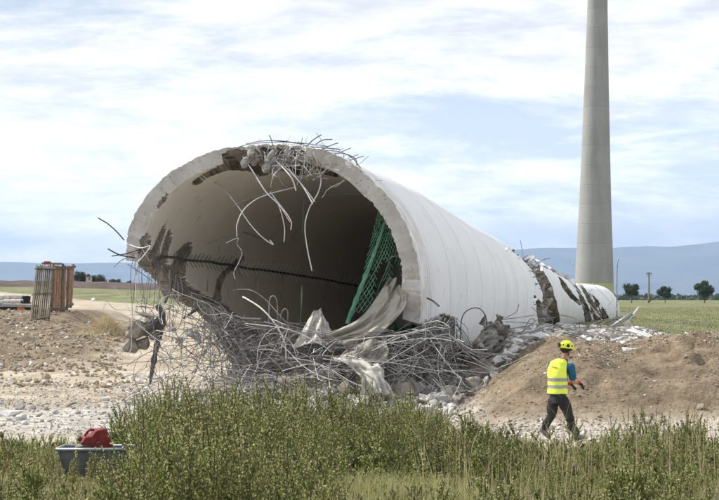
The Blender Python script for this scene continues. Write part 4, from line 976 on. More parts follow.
o = MB().box(P(21, 308.8, 101.6), (.36, .3, .11), (0, .1, .2)).box(P(21, 308.8, 101.5) + Vector((.0, 0, .06)), (.2, .2, .03), (0, .1, .2)).build('orange_scrap', [mat('orange_plastic', (.55, .17, .04), .6)]); o['label'] = 'small orange scrap below the grey beam'; o['category'] = 'scrap'
o = MB().tube(smooth_path([P(6, 321.5, 91.5), P(18, 323.5, 91), P(31, 325.5, 90.8)], 3), .06, 6).box(P(27, 325, 90.8), (.4, .3, .1), (0, .1, .3)).build('dark_plank', [M_['rebar_dark']]); o['label'] = 'thin dark plank lying on the dug soil at the foot of the leaning panel'; o['category'] = 'plank'

# ------------------------------------------------------------------ posts, masts, pipes at right
def tagd(o, label, cat, group=None):
    o['label'] = label; o['category'] = cat
    if group: o['group'] = group
    return o
D = 118; x = gpx(617, D)
tagd(MB().tube(smooth_path([Vector((x, D, gz(x, D) - .2)), P(616.8, 285, D), P(617.2, 266, D), P(618.6, 258, D)], 4), .035, 6).build('thin_mast', [M_['steel']], smooth=True), 'thin bare grey mast standing at the far end of the fallen tower', 'mast')
D = 400; x = gpx(649, D); tl_ = thing('power_pole', 'slender pole with a short crossarm on the field crest between two trees', 'pole', (x, D, gz(x, D)))
h = CH + (HY - 272.5) / F * D - gz(x, D)
MB().tube([(0, 0, -.3), (0, 0, h * .6), (0, 0, h)], [.22, .18, .14], 8).build('pole_shaft', [M_['wood_grey']], tl_)
MB().box((0, 0, h - .15), (1.1, .16, .16)).tube([(-.5, 0, h - .8), (-.5, 0, h)], .04, 4).tube([(.5, 0, h - .8), (.5, 0, h)], .04, 4).tube([(-.5, 0, h - .05), (0, 0, h - .9)], .04, 4).tube([(.5, 0, h - .05), (0, 0, h - .9)], .04, 4).build('crossarm', [M_['wood_grey']], tl_)
for (a, b_, r, m, lab) in (((612, 327, 68), (632, 313.5, 68), .075, 'steel', 'thick pale steel tube jutting from the rubble behind the mound'),
                        ((624, 326, 68), (639, 307, 68), .035, 'rebar_white', 'thin pale rod slanting up beside the thick steel tube'),
                        ):
    tagd(MB().tube([P(*a), P(*b_)], r, 8).build('steel_tube', [M_[m]], smooth=True), lab, 'tube')
for pts in ([(572, 262, 120), (580, 280, 118), (588, 296, 116)], [(592, 283, 122), (612, 304, 100), (640, 334, 66)], [(560, 272, 100), (576, 288, 98), (604, 322, 90)]):
    bar([P(*p) for p in pts], .022, 'rebar', smooth=4, n=4)
sets = []
tangle(110, (505, 650), (328, 342), (54, 70), (.8, -.3, .0), (.8, .5, .12), (.6, 2.2), .08, .05, 8, (.008, .014), env=([500, 560, 620, 650], [324, 324, 322, 326]))
v, f = merge_np(sets); obj('scattered_rebar', mesh_from('scattered_rebar', v, f, [M_['rebar']]), kind='stuff')
for k in range(26):   # pale splinters and laths lying on the shoulder
    D = random.uniform(54, 72); x = gpx(random.uniform(512, 650), D); v, f = hull(10, (random.uniform(.4, .95), .09, .05), 500 + k)
    o = obj('concrete_splinter', mesh_from('concrete_splinter', v, f, [M_['chunk_white']])); o.location = (x, D, gz(x, D) + .16); o.rotation_euler = (random.gauss(0, .1), random.gauss(0, .16), random.gauss(.1, .5))
    tagd(o, 'long thin pale splinter lying on the slab rubble behind the mound', 'splinter', 'pale splinters on the slab rubble')

# ------------------------------------------------------------------ trees
def leafmat(name, c1, c2, tr=.3):
    m = mat(name, c1, .6, (1.8, 3), col2=c2, spec=.25, stops=(.3, .7)); nt = m.node_tree; b = nt.nodes['Principled BSDF']; out = nt.nodes['Material Output']
    t = nt.nodes.new('ShaderNodeBsdfTranslucent'); nt.links.new(b.inputs['Base Color'].links[0].from_socket, t.inputs['Color'])
    mx_ = nt.nodes.new('ShaderNodeMixShader'); mx_.inputs[0].default_value = tr; nt.links.new(b.outputs[0], mx_.inputs[1]); nt.links.new(t.outputs[0], mx_.inputs[2]); nt.links.new(mx_.outputs[0], out.inputs['Surface']); return m
M_['leaf_dark'] = leafmat('dark_tree_leaf', (.025, .045, .015), (.06, .09, .03), .2)
M_['bark'] = mat('bark', (.09, .07, .05), .95, (6, 5), col2=(.16, .13, .10))
def tree(x, y, h, w, label, seed, group=None, trunk=.28, cat='tree', n=3600, name='tree'):
    r = np.random.default_rng(seed); z0 = gz(x, y); t = thing(name, label, cat, (x, y, z0), group=group)
    mb = MB().tube([(0, 0, -.3), (.05, 0, h * trunk), (0, 0, h * .8)], [.05 * h * .7, .035 * h * .7, .01 * h], 6)
    for k in range(7):
        a = r.uniform(0, 6.3); zz = h * r.uniform(trunk, .7); mb.tube([(0, 0, zz), (math.cos(a) * w * .22, math.sin(a) * w * .22, zz + h * .12), (math.cos(a) * w * .38, math.sin(a) * w * .38, zz + h * .2)], [.015 * h, .010 * h, .004 * h], 4)
    mb.build('trunk', [M_['bark']], t)
    cl = []; nc2 = 16
    for k in range(nc2):
        v = r.normal(size=3); v /= np.linalg.norm(v); v *= r.uniform(.35, .85); zc = (trunk + 1) / 2
        cl.append(((v[0] * w / 2, v[1] * w / 2, h * zc + v[2] * h * (1 - trunk) / 2 * .95), r.uniform(.16, .30) * w))
    per = n // nc2; V = []
    for c, rad in cl:
        d = r.normal(size=(per, 3)); d /= np.linalg.norm(d, axis=1, keepdims=True); p = np.array(c) + d * rad * r.uniform(.3, 1.05, (per, 1)) * np.array([1, 1, .8]); p[:, 2] = np.minimum(p[:, 2], h * 1.02)
        s = r.uniform(.035, .065, (per, 1)) * h * .95
        a = r.normal(size=(per, 3)); a /= np.linalg.norm(a, axis=1, keepdims=True); b_ = np.cross(a, d); b_ /= np.linalg.norm(b_, axis=1, keepdims=True) + 1e-9
        V.append(np.stack([p - a * s, p + b_ * s * .5, p + a * s, p - b_ * s * .5], 1))
    V = np.concatenate(V).reshape(-1, 3); Fq = np.arange(len(V)).reshape(-1, 4)
    obj('crown', mesh_from('crown', V, Fq, [M_['leaf_dark']]), t); return t
for px, top, w_, sd3, lab in ((631.5, 284, 14, 1, 'round dark tree on the field crest, the one nearest the towers'), (665, 288, 12.5, 2, 'smallest dark tree on the field crest, right beside the power pole'), (704.5, 283, 16, 3, 'widest dark tree on the field crest near the right edge')):
    D = 400; x = gpx(px, D); z0 = gz(x, D); h = CH + (HY - top) / F * D - z0; tree(x, D, h * 1.08, w_ * 1.2 / F * D, lab, sd3)
D = 400; x = gpx(649.5, D); tree(x, D, 1.0, 1.0, 'low dark bush at the foot of the power pole', 8, trunk=.05, cat='bush', n=300, name='bush')
for px, top, w_, sd3, lab in ((80, 270.5, 19, 11, 'tallest dark tree behind the ploughed bank right of the timber panels'), (97, 274, 19, 12, 'low broad tree behind the ploughed bank beside the tiny shed'), (115, 278, 12, 13, 'small rounded tree behind the bank left of the hanging chunks'), (129, 279.5, 6, 14, 'tiny shrub behind the bank nearest the tower mouth'), (88, 273, 9, 15, 'narrow tree between the tallest tree and the broad one behind the bank')):
    D = 430; x = gpx(px, D); z0 = gz(x, D); h = CH + (HY - top) / F * D - z0; tree(x, D, h, w_ / F * D, lab, sd3, trunk=.12)
D = 424; x = gpx(89, D); sh_ = thing('shed', 'tiny pale shed with a flat roof in front of the trees behind the bank', 'shed', (x, D, gz(x, D)))
MB().box((0, 0, 1.2), (1.1, 1.5, 2.4)).build('wall', [M_['kerb']], sh_); MB().box((0, 0, 2.5), (1.3, 1.8, .18)).build('roof', [M_['wood_red']], sh_); MB().box((.2, -.76, 2.0), (.3, .04, .4)).build('window', [M_['rebar_dark']], sh_)
# low far woodland along the crest at right
V = []; r_ = np.random.default_rng(5)
for k in range(260):
    px = r_.uniform(618, 760) if k < 190 else r_.uniform(760, 1100); D = r_.uniform(900, 1500); x = gpx(px, D)
    top = r_.uniform(296, 300.5); zc = CH + (HY - top) / F * D; n_l = 70
    c = np.stack([x + r_.normal(size=n_l) * 5, D + r_.normal(size=n_l) * 5, zc - np.abs(r_.normal(size=n_l)) * 2.2], -1); a = r_.normal(size=(n_l, 3)); b_ = r_.normal(size=(n_l, 3)); V.append(np.stack([c - a * .8, c + b_ * .8, c + a * .8, c - b_ * .8], 1))
V = np.concatenate(V).reshape(-1, 3); obj('far_woodland', mesh_from('far_woodland', V, np.arange(len(V)).reshape(-1, 4), [M_['leaf_dark']]), kind='stuff')

# ------------------------------------------------------------------ the metal tub with the red canister
D = 20.0; c = P(96.5, 460, D); zg = gz(c.x, D); ztop = P(0, 447.5, D).z
tub = thing('metal_tub', 'grey metal tub with a rolled rim standing among the weeds', 'tub', (c.x, D, zg))
M_['tubm'] = mat('dull_grey_tub_metal', (.10, .115, .125), .55, (4, 6), col2=(.20, .215, .225), metal=.4)
hh = ztop - zg; W1, W2 = .355, .29; d1, d2 = .24, .19
def rect(w, d, z, r=.05): return [(w * sx + 0, d * sy, z) for sx, sy in ((-1, -1), (1, -1), (1, 1), (-1, 1))]
V = rect(W2, d2, 0) + rect(W1, d1, hh) + rect(W1 - .012, d1 - .012, hh) + rect(W2 - .012, d2 - .012, .015)
Fq = [(3, 2, 1, 0)] + [(i, (i + 1) % 4, 4 + (i + 1) % 4, 4 + i) for i in range(4)] + [(4 + i, 4 + (i + 1) % 4, 8 + (i + 1) % 4, 8 + i) for i in range(4)] + [(8 + i, 8 + (i + 1) % 4, 12 + (i + 1) % 4, 12 + i) for i in range(4)] + [(12, 13, 14, 15)]
MB().add(V, Fq).build('tub_wall', [M_['tubm']], tub)
rim_pts = [Vector(p) for p in rect(W1 + .008, d1 + .008, hh)]
MB().tube(rim_pts + rim_pts[:1], .016, 8).build('rim', [mat('worn_rim_metal', (.30, .33, .35), .45, (8, 4), col2=(.42, .45, .46), metal=.4)], tub, smooth=True)
for sx in (-1, 1): MB().tube(smooth_path([(sx * (W1 + .01), -.06, hh - .05), (sx * (W1 + .05), -.05, hh - .06), (sx * (W1 + .05), .05, hh - .06), (sx * (W1 + .01), .06, hh - .05)], 3), .008, 6).build('handle', [M_['tubm']], tub, smooth=True)
def bevel_poly(name, poly, depth, off, mats, parent, seg=3):
    bm = bmesh.new(); vs_ = [bm.verts.new((x, -depth / 2, z)) for x, z in poly]; f_ = bm.faces.new(vs_); e_ = bmesh.ops.extrude_face_region(bm, geom=[f_]); bmesh.ops.translate(bm, vec=(0, depth, 0), verts=[g for g in e_['geom'] if isinstance(g, bmesh.types.BMVert)])
    bmesh.ops.recalc_face_normals(bm, faces=bm.faces); bmesh.ops.bevel(bm, geom=bm.edges[:], offset=off, segments=seg, affect='EDGES', profile=.6)
    me = bpy.data.meshes.new(name); bm.to_mesh(me); bm.free(); [me.materials.append(m) for m in mats]; return obj(name, me, parent)
M_['red'] = mat('worn_red_plastic', (.13, .014, .014), .6, (7, 6), col2=(.25, .035, .03), bump=(14, .3, .01), spec=.3)
pcx = P(99, 437, D); can = thing('red_canister', 'red plastic canister lying tilted in the metal tub', 'canister', (pcx.x, D - .03, pcx.z), rot=(0, math.radians(14), math.radians(16))); can.scale = (.88, .88, .88)
bevel_poly('canister_body', [(-.20, -.11), (-.17, -.03), (-.10, .0), (-.07, .065), (.02, .115), (.05, .11), (.175, -.06), (.155, -.12)], .26, .016, [M_['red']], can)
MB().tube(smooth_path([(-.16, 0, -.02), (-.13, -.01, .045), (-.07, 0, .075)], 4), .014, 8).build('handle', [M_['red']], can, smooth=True)
MB().lathe([(.028, 0), (.03, .01), (.03, .035), (.022, .04)], 12, M=Matrix.Translation((-.19, 0, -.07)) @ Euler((0, -1.2, 0)).to_matrix().to_4x4()).build('cap', [M_['rebar_dark']], can)
pc = P(90, 444, D - .1)
v, f = hull(22, (.17, .07, .05), 77, False); o = obj('rag', mesh_from('rag', v, f, [mat('grey_green_cloth', (.16, .16, .13), .9, (12, 4), col2=(.30, .30, .25))])); o.location = pc; o.rotation_euler = (.1, -.25, 0); tagd(o, 'crumpled grey green rag in front of the red canister', 'rag')
o = MB().tube([(0, 0, 0), (.09, .02, .16)], .011, 6).build('stick', [M_['membrane_pale']]); o.location = P(122, 447, D) + Vector((0, -.02, -.03)); tagd(o, 'short pale stick leaning on the right end of the metal tub', 'stick')

# ------------------------------------------------------------------ the worker
def fuse(mb, voxel, mats, name, parent, it=3, fac=.5):
    me = mb.mesh(name + '_raw', mats); o = obj(name, me, parent)
    md = o.modifiers.new('r', 'REMESH'); md.mode = 'VOXEL'; md.voxel_size = voxel; md.use_smooth_shade = True
    sm_ = o.modifiers.new('s', 'SMOOTH'); sm_.iterations = it; sm_.factor = fac
    dg = bpy.context.evaluated_depsgraph_get(); dg.update(); me2 = bpy.data.meshes.new_from_object(o.evaluated_get(dg)); me2.name = name
    o.modifiers.clear(); o.data = me2; bpy.data.meshes.remove(me); 
    me2.materials.clear(); [me2.materials.append(m) for m in (mats if isinstance(mats, list) else [mats])]
    me2.polygons.foreach_set('use_smooth', [True] * len(me2.polygons)); return o
def sph(mb, c, r, n=12):
    rx, ry, rz = r if hasattr(r, '__len__') else (r, r, r); prof = [(math.sin(math.pi * i / n), -math.cos(math.pi * i / n)) for i in range(n + 1)]; prof[0] = (.02, -1); prof[-1] = (.02, 1)
    return mb.lathe(prof, 16, M=Matrix.Translation(c) @ Matrix.Diagonal((rx, ry, rz, 1)))
def limb(mb, pts, rs, n=14, k=4):
    q = smooth_path(pts, k); t = np.linspace(0, len(rs) - 1, len(q)); rr = np.interp(t, range(len(rs)), rs); mb.tube(q, list(rr), n); sph(mb, Vector(pts[0]), rs[0]); sph(mb, Vector(pts[-1]), rs[-1])
def ell(mb, rings, n=24):
    """rings: centre, half-width, half-depth, heading"""
    V = []; Fq = []
    for c, a, b_, h in rings:
        for k in range(n):
            t = 2 * math.pi * k / n; ct, st_ = math.cos(t), math.sin(t); sc_ = 1.0
            x, y = a * ct, b_ * st_; V.append((c[0] + x * math.cos(h) - y * math.sin(h), c[1] + x * math.sin(h) + y * math.cos(h), c[2]))
    for i in range(len(rings) - 1):
        for k in range(n): k2 = (k + 1) % n; Fq.append((i * n + k, i * n + k2, (i + 1) * n + k2, (i + 1) * n + k))
    Fq += [tuple(range(n))[::-1], tuple((len(rings) - 1) * n + k for k in range(n))]; return mb.add(V, Fq)
DW = 37.0; wx = gpx(562, DW); wz = gz(wx, DW); kx = DW / F
zfoot = wz
per = thing('person', 'worker in yellow safety vest and yellow helmet walking before the earth mound', 'person', (wx, DW, wz))
ztop_ = P(0, 338, DW).z - wz      # helmet top above ground
SC = ztop_ / 1.88
def L(px, py, dy=0.0): return Vector(((px - 562) * kx, dy, (P(0, py, DW).z - wz)))
M_['skin'] = mat('tanned_skin', (.36, .19, .125), .55, (6, 3), col2=(.42, .23, .155))
M_['shirt'] = mat('blue_tshirt', (.012, .085, .16), .85, (6, 4), col2=(.02, .12, .21), bump=(10, .5, .01))
M_['vest'] = mat('fluorescent_yellow_vest', (.72, .86, .05), .7, (4, 4), col2=(.80, .93, .12), bump=(7, .6, .015))
M_['trouser'] = mat('black_grey_work_trousers', (.018, .018, .02), .85, (4, 5), col2=(.05, .05, .052), bump=(8, .7, .015), stops=(.4, .7))
M_['helmet'] = mat('yellow_green_helmet_plastic', (.72, .80, .02), .3, spec=.5)
M_['black'] = mat('black_plastic_part', (.014, .014, .016), .5)
M_['reflect'] = mat('silver_grey_stripe', (.30, .31, .33), .4, (20, 2), col2=(.38, .39, .41), metal=.3)
M_['boot'] = mat('dusty_grey_boot', (.13, .12, .11), .8, (9, 4), col2=(.24, .22, .20))
HD = math.radians(-38)   # heading of shoulders: right shoulder nearer the camera-right
hz_ = L(0, 352).z
hip = L(558, 398); chest = L(558, 372); neck = L(564, 359); head = L(566.2, 348.5)
shR = L(570.5, 367, -.08); shL = L(552, 366, .10); elR = L(573, 381, -.03); wrR = L(579, 382.5, .12); elL = L(557, 381, .28); wrL = L(572, 384, .36)
hipR = L(563, 400, -.06); hipL = L(553.5, 400, .05); knR = L(569, 416, -.04); ankR = L(575.5, 434, 0); knL = L(551.5, 416, .06); ankL = L(545.5, 429, .08)
body = MB()
sph(body, head + Vector((0, 0, .02)), (.088, .080, .105)); sph(body, head + Vector((.035, .02, -.05)), (.060, .055, .065))   # skull, jaw
limb(body, [head + Vector((-.01, 0, -.06)), neck + Vector((0, 0, -.03))], [.056, .062])
sph(body, head + Vector((.095, .045, -.015)), (.022, .014, .020)); limb(body, [head + Vector((.085, .04, .015)), head + Vector((.105, .05, -.018))], [.010, .014])  # nose
sph(body, head + Vector((.078, .036, -.062)), (.022, .022, .010)); sph(body, head + Vector((.000, -.084, -.01)), (.018, .010, .030)); sph(body, head + Vector((.02, .09, -.01)), (.018, .010, .030))
ell(body, [((hip.x, 0, hip.z - .05), .15, .11, HD), ((hip.x, 0, hip.z + .10), .145, .10, HD), ((chest.x, 0, chest.z - .05), .16, .11, HD), ((chest.x + .01, 0, chest.z + .12), .17, .11, HD), ((neck.x - .01, 0, neck.z - .05), .09, .07, HD)])
limb(body, [shR, elR, wrR], [.055, .044, .030]); limb(body, [shL, elL, wrL], [.055, .044, .030])
limb(body, [hipR, knR, ankR], [.085, .058, .042]); limb(body, [hipL, knL, ankL], [.085, .058, .042])
fuse(body, .011, [M_['skin']], 'body', per)
shirt = MB(); ell(shirt, [((hip.x, 0, hip.z + .02), .158, .115, HD), ((chest.x, 0, chest.z - .05), .168, .12, HD), ((chest.x + .01, 0, chest.z + .12), .18, .118, HD), ((neck.x - .005, 0, neck.z - .035), .085, .075, HD), ((neck.x + .002, 0, neck.z + .005), .068, .066, HD)])
limb(shirt, [shR, shR.lerp(elR, .45), shR.lerp(elR, .75)], [.078, .073, .068]); limb(shirt, [shL, shL.lerp(elL, .45), shL.lerp(elL, .75)], [.078, .073, .068])
shirt_o = fuse(shirt, .011, [M_['shirt']], 't_shirt', per, 2)
vest = MB(); zh = L(0, 394).z
ell(vest, [((L(557.6, 394).x, 0, zh), .198, .150, HD), ((L(557.6, 385).x, 0, L(0, 385).z), .188, .142, HD), ((L(557.5, 376).x, 0, L(0, 376).z), .20, .15, HD), ((L(558, 368).x, .01, L(0, 368).z), .205, .14, HD), ((L(559, 362).x, .01, L(0, 362).z), .165, .115, HD), ((L(561, 359).x, .01, L(0, 359).z), .10, .085, HD)])
vo_ = fuse(vest, .011, [M_['vest']], 'safety_vest', per, 3)
def wrinkle(o, amp, fx=9.0):
    for v_ in o.data.vertices:
        c = v_.co; v_.co = c + v_.normal * amp * (float(fbm(np.array([c.x * fx + c.z * 5]), np.array([c.z * fx * .8 - c.y * 6]), 3, 3)[0]) - .5) * 2
wrinkle(vo_, .016)
# open the vest's armholes: faces near the sleeves fall away
bm = bmesh.new(); bm.from_mesh(vo_.data)
dl = [f_ for f_ in bm.faces if (((f_.calc_center_median() - (shR + Vector((.02, -.03, -.07)))) * Vector((1, 1, .55))).length < .112) or (((f_.calc_center_median() - (shL + Vector((-.02, .03, -.05)))) * Vector((1, 1, .6))).length < .10) or f_.calc_center_median().z < zh + .012]
bmesh.ops.delete(bm, geom=dl, context='FACES'); bm.to_mesh(vo_.data); 
def band(z0, z1, name, m, off=.006):
    b2 = bmesh.new(); b2.from_mesh(vo_.data); b2.normal_update()
    bmesh.ops.delete(b2, geom=[f_ for f_ in b2.faces if not (z0 < f_.calc_center_median().z < z1)], context='FACES')
    for v_ in b2.verts: v_.co += v_.normal * off
    me = bpy.data.meshes.new(name); b2.to_mesh(me); b2.free(); me.materials.append(m); [setattr(p_, 'use_smooth', True) for p_ in me.polygons]; return obj(name, me, vo_)
bm.free()
vs2 = vo_.modifiers.new('cloth', 'SOLIDIFY'); vs2.thickness = .008; vs2.offset = 0
band(L(0, 381).z, L(0, 377.8).z, 'reflective_stripe', M_['reflect']); band(L(0, 388).z, L(0, 384.8).z, 'reflective_stripe', M_['reflect'])
# faint red print on the back of the vest
mb = MB(); redp = mat('faded_red_print', (.62, .22, .08), .8); vv = [v_.co.copy() for v_ in vo_.data.vertices]
for k in range(7):
    t = L(549.5 + k * 1.05, 366.8 + k * .12); cand = min((q for q in vv if q.y < .05), key=lambda q: (q.x - t.x) ** 2 * 4 + (q.z - t.z) ** 2 * 4 + (.1 * (q.y + .3)) ** 2)
    mb.box(cand + Vector((0, -.010, 0)), (.012, .004, .022 if k % 2 else .030)); mb.box(cand + Vector((.004, -.010, .008 * (1 if k % 3 else -1))), (.014, .0045, .006))
mb.build('print', [redp], vo_)
tr = MB(); ell(tr, [((hip.x, 0, hip.z - .10), .155, .125, HD), ((hip.x, 0, hip.z), .165, .125, HD), ((hip.x, 0, hip.z + .09), .155, .115, HD)])
limb(tr, [hipR + Vector((0, 0, -.02)), hipR.lerp(knR, .55), knR, knR.lerp(ankR, .5) + Vector((-.015, 0, 0)), ankR + Vector((0, 0, .04))], [.108, .100, .082, .078, .074]); limb(tr, [hipL + Vector((0, 0, -.02)), hipL.lerp(knL, .55), knL, knL.lerp(ankL, .5) + Vector((-.015, 0, 0)), ankL + Vector((0, 0, .03))], [.108, .100, .082, .078, .072])
wrinkle(fuse(tr, .012, [M_['trouser']], 'trousers', per, 2), .018, 11)
for an, pitch in ((ankR, 0), (ankL, .75)):
    bt = MB(); q = Euler((0, pitch, 0)).to_matrix(); f0 = an
    limb(bt, [f0 + Vector((0, 0, .06)), f0 + Vector((-.005, 0, -.02))], [.055, .055]); base_z = -.065
    limb(bt, [f0 + q @ Vector((-.03, 0, base_z + .01)), f0 + q @ Vector((.08, .03, base_z + .005)), f0 + q @ Vector((.17, .06, base_z))], [.048, .050, .038])
    fuse(bt, .011, [M_['boot']], 'boot', per, 2)
# gloves with five fingers, red cuffs
for wr, el, sgn in ((wrR, elR, 1), (wrL, elL, -1)):
    d = (Vector((.62, .25, -.62))).normalized(); side = d.cross(Vector((0, 0, 1))).normalized(); upv = side.cross(d).normalized()
    g = MB(); palm = wr + d * .06
    limb(g, [wr - d * .01, wr + d * .03], [.034, .034])
    for s2 in (-.022, 0, .022): limb(g, [wr + d * .02 + side * s2 * .6, palm + d * .03 + side * s2], [.020, .019])
    for j, (s2, ln, sp_) in enumerate(((-.033, .070, -.25), (-.012, .085, -.08), (.010, .080, .08), (.031, .062, .25))):
        b0 = palm + d * .035 + side * s2; dd_ = (d + side * sp_ * 1.2).normalized(); m0 = b0 + dd_ * ln * .5; e0 = m0 + (dd_ - upv * .5).normalized() * ln * .5; limb(g, [b0, m0, e0], [.0135, .0125, .011], 8, 3)
    b0 = wr + d * .025 + side * .025 * sgn; limb(g, [b0, b0 + (d * .5 + side * sgn + upv * .2).normalized() * .04, b0 + (d * .5 + side * sgn + upv * .2).normalized() * .04 + d * .03], [.017, .014, .012], 8, 3)
    fuse(g, .006, [M_['black']], 'glove', per, 1)
    c_ = MB().tube([wr - (wr - el).normalized() * .03, wr + d * .012], [.040, .043], 14); c_.build('cuff', [mat('red_cuff', (.48, .05, .035), .8)], per, smooth=True)
# helmet
hm = thing('helmet', '', 'x', tuple(head)); del hm['label'], hm['category']; hm.parent = per; hm.rotation_euler = (0, math.radians(6), math.radians(20))
prof = [(.128, .000), (.132, .012), (.129, .03), (.120, .07), (.098, .108), (.066, .134), (.030, .146), (.004, .149)]
sh2 = MB().lathe(prof, 32, M=Matrix.Diagonal((1.1, .93, 1, 1))); sh2.lathe([(.128, .0), (.12, .002), (.115, .03)], 32, M=Matrix.Diagonal((1.1, .93, 1, 1)), cap=False)
shl = sh2.build('helmet_shell', [M_['helmet']], hm, smooth=True)
MB().lathe([(.1, .0), (.145, .006), (.147, .014), (.12, .022)], 32, M=Matrix.Translation((.018, 0, 0)) @ Matrix.Diagonal((1.08, .86, 1, 1)), cap=False).build('brim', [M_['helmet']], hm, smooth=True)
for (x_, y_, z_, rx_, rz_) in ((-.02, -.115, .055, .034, .030), (.065, -.095, .055, .020, .016), (-.06, .11, .05, .03, .03), (-.10, -.062, .06, .012, .02)): sph_mb = MB(); sph(sph_mb, Vector((x_, y_, z_)), (rx_, .022, rz_)); sph_mb.build('vent', [M_['black']], hm, smooth=True)
for k in range(3): MB().box((-.055 + .055 * k, 0, .152 - .01 * abs(k - 1)), (.05, .016, .014), (0, .25 * (k - 1), 0)).build('ridge', [M_['helmet']], hm)
MB().box((-.152, 0, .05), (.022, .07, .085)).box((-.138, 0, .05), (.03, .02, .03)).build('lamp_clip', [M_['black']], hm)
MB().lathe([(.118, -.035), (.121, -.02), (.121, .0), (.115, .012)], 28, M=Matrix.Translation((-.004, 0, 0)) @ Matrix.Diagonal((.98, .86, 1, 1)), cap=False).build('head_band', [M_['black']], hm, smooth=True)
for s in (-1, 1): MB().tube(smooth_path([(-.06, s * .096, .0), (-.01, s * .092, -.06), (.05, s * .04, -.118), (.062, 0, -.124)], 3), .009, 6).build('chin_strap', [M_['black']], hm)
for s in (-1, 1): MB().tube([(.04, s * .094, .0), (-.01, s * .092, -.06)], .008, 6).build('chin_strap', [M_['black']], hm)
hr = MB(); sph(hr, head + Vector((-.02, -.005, -.02)), (.086, .088, .075)); fuse(hr, .012, [mat('short_dark_hair', (.03, .022, .016), .8)], 'hair', per, 1)

# ------------------------------------------------------------------ vegetation
M_['weed'] = leafmat('weed_leaf_green', (.13, .175, .038), (.36, .42, .11), .46)
M_['weed_dk'] = leafmat('weed_leaf_dark', (.075, .09, .035), (.18, .19, .08), .38)
M_['weed_y'] = leafmat('weed_leaf_yellow_green', (.38, .39, .15), (.54, .53, .27), .42)
M_['dry'] = leafmat('dry_straw_stalk', (.38, .31, .17), (.55, .47, .30), .3)
M_['stem'] = mat('weed_stem', (.10, .085, .04), .8, (10, 2), col2=(.17, .14, .07))
M_['fieldg'] = leafmat('field_grass', (.09, .115, .035), (.22, .22, .085), .3)
for _n, _c in (('weed', (.27, .27, .095)), ('weed_dk', (.20, .17, .085))):
    mixin(M_[_n], noisefac(M_[_n], .75, .50, .66, 4), _c)
    _nt = M_[_n].node_tree; _src = _nt.nodes['Principled BSDF'].inputs['Base Color'].links[0].from_socket
    for _b in _nt.nodes:
        if _b.type == 'BSDF_TRANSLUCENT': _nt.links.new(_src, _b.inputs['Color'])
VM = [M_['weed'], M_['weed_dk'], M_['weed_y'], M_['dry'], M_['stem']]
def weed_proto(kind, seed, hs):
    """verts, quads, material ids for one plant of height 1 that will stand about hs metres tall"""
    r = np.random.default_rng(seed); V = []; Fq = []; mi = []
    def addq(q, m): b = len(V); V.extend(q); Fq.append((b, b + 1, b + 2, b + 3)); mi.append(m)
    def stem(p, q, r0, m=4):
        p, q = np.array(p), np.array(q); d = q - p; s = np.cross(d, [0.1, 1, 0.05]); s = s / (np.linalg.norm(s) + 1e-9) * r0 / hs; s2 = np.cross(d, s); s2 = s2 / (np.linalg.norm(s2) + 1e-9) * r0 / hs
        for a, c in ((s, s2), (s2, -s)): addq([p - a, p + a, q + a * .6, q - a * .6], m)
    def leaf(p, d, ln, w, m):
        ln /= hs; w /= hs; p = np.array(p); d = d / (np.linalg.norm(d) + 1e-9); s = np.cross(d, r.normal(size=3)); s = s / (np.linalg.norm(s) + 1e-9) * w; mid = p + d * ln * .45; addq([p, mid + s, p + d * ln, mid - s], m)
    nb_ = {'bush': 9, 'tall': 6, 'seed': 5}[kind]
    if hs < .6: nb_ = max(4, nb_ - 2)
    lean = r.normal(size=2) * .13
    def path(t): return np.array([lean[0] * t * t, lean[1] * t * t, t])
    for k in range(5): stem(path(k / 5), path((k + 1) / 5), .0045)
    branches = [(path, 0.1, 1.0)]
    for k in range(nb_):
        t0 = r.uniform(.05, .75) if kind == 'bush' else r.uniform(.2, .8); a = r.uniform(0, 6.28); ln = r.uniform(.22, .46) * (1.15 - t0 * .7) * (1.2 if kind == 'bush' else .85); b0 = path(t0); out = np.array([math.cos(a), math.sin(a), 0])
        def bp(t, b0=b0, out=out, ln=ln): return b0 + out * ln * t * .62 + np.array([0, 0, ln * (t * .55 + t * t * .45)])
        for j in range(3): stem(bp(j / 3), bp((j + 1) / 3), .0028)
        branches.append((bp, .1, 1.0))
    dens = .45 + .75 * hs
    for bi, (bp, a0, a1) in enumerate(branches):
        nl = {'bush': 24, 'tall': 30, 'seed': 22}[kind] if bi else {'bush': 34, 'tall': 50, 'seed': 30}[kind]; nl = int(nl * dens)
        for j in range(nl):
            t = a0 + (a1 - a0) * (j + r.random()) / nl; p = bp(t); d = r.normal(size=3); d[2] = abs(d[2]) * .8 + .25
            tip = t > .78
            if kind == 'bush': leaf(p, d, r.uniform(.020, .042) * (1 - .3 * tip), r.uniform(.0042, .0082), (2 if (tip and r.random() < .6) else (0 if r.random() < .62 else (1 if r.random() < .8 else 2))))
            elif kind == 'tall': leaf(p, d * np.array([.7, .7, 1.3]), r.uniform(.020, .042), r.uniform(.005, .0095), (1 if r.random() < .72 else (0 if r.random() < .8 else 3)))
            else: leaf(p, d, r.uniform(.014, .032), r.uniform(.005, .009), (2 if r.random() < .5 else (3 if r.random() < .5 else 0)))
    return np.array(V), np.array(Fq), np.array(mi)
WP = {k: [weed_proto(k, 100 + 13 * i + len(k), .85) for i in range(5)] for k in ('bush', 'tall', 'seed')}
WS = {k: [weed_proto(k, 300 + 13 * i + len(k), .38) for i in range(5)] for k in ('bush', 'tall', 'seed')}
ax_px = [-40, 0, 30, 60, 100, 112, 122, 135, 170, 210, 260, 300, 330, 400, 430, 460, 500, 560, 620, 640, 690, 719, 760]
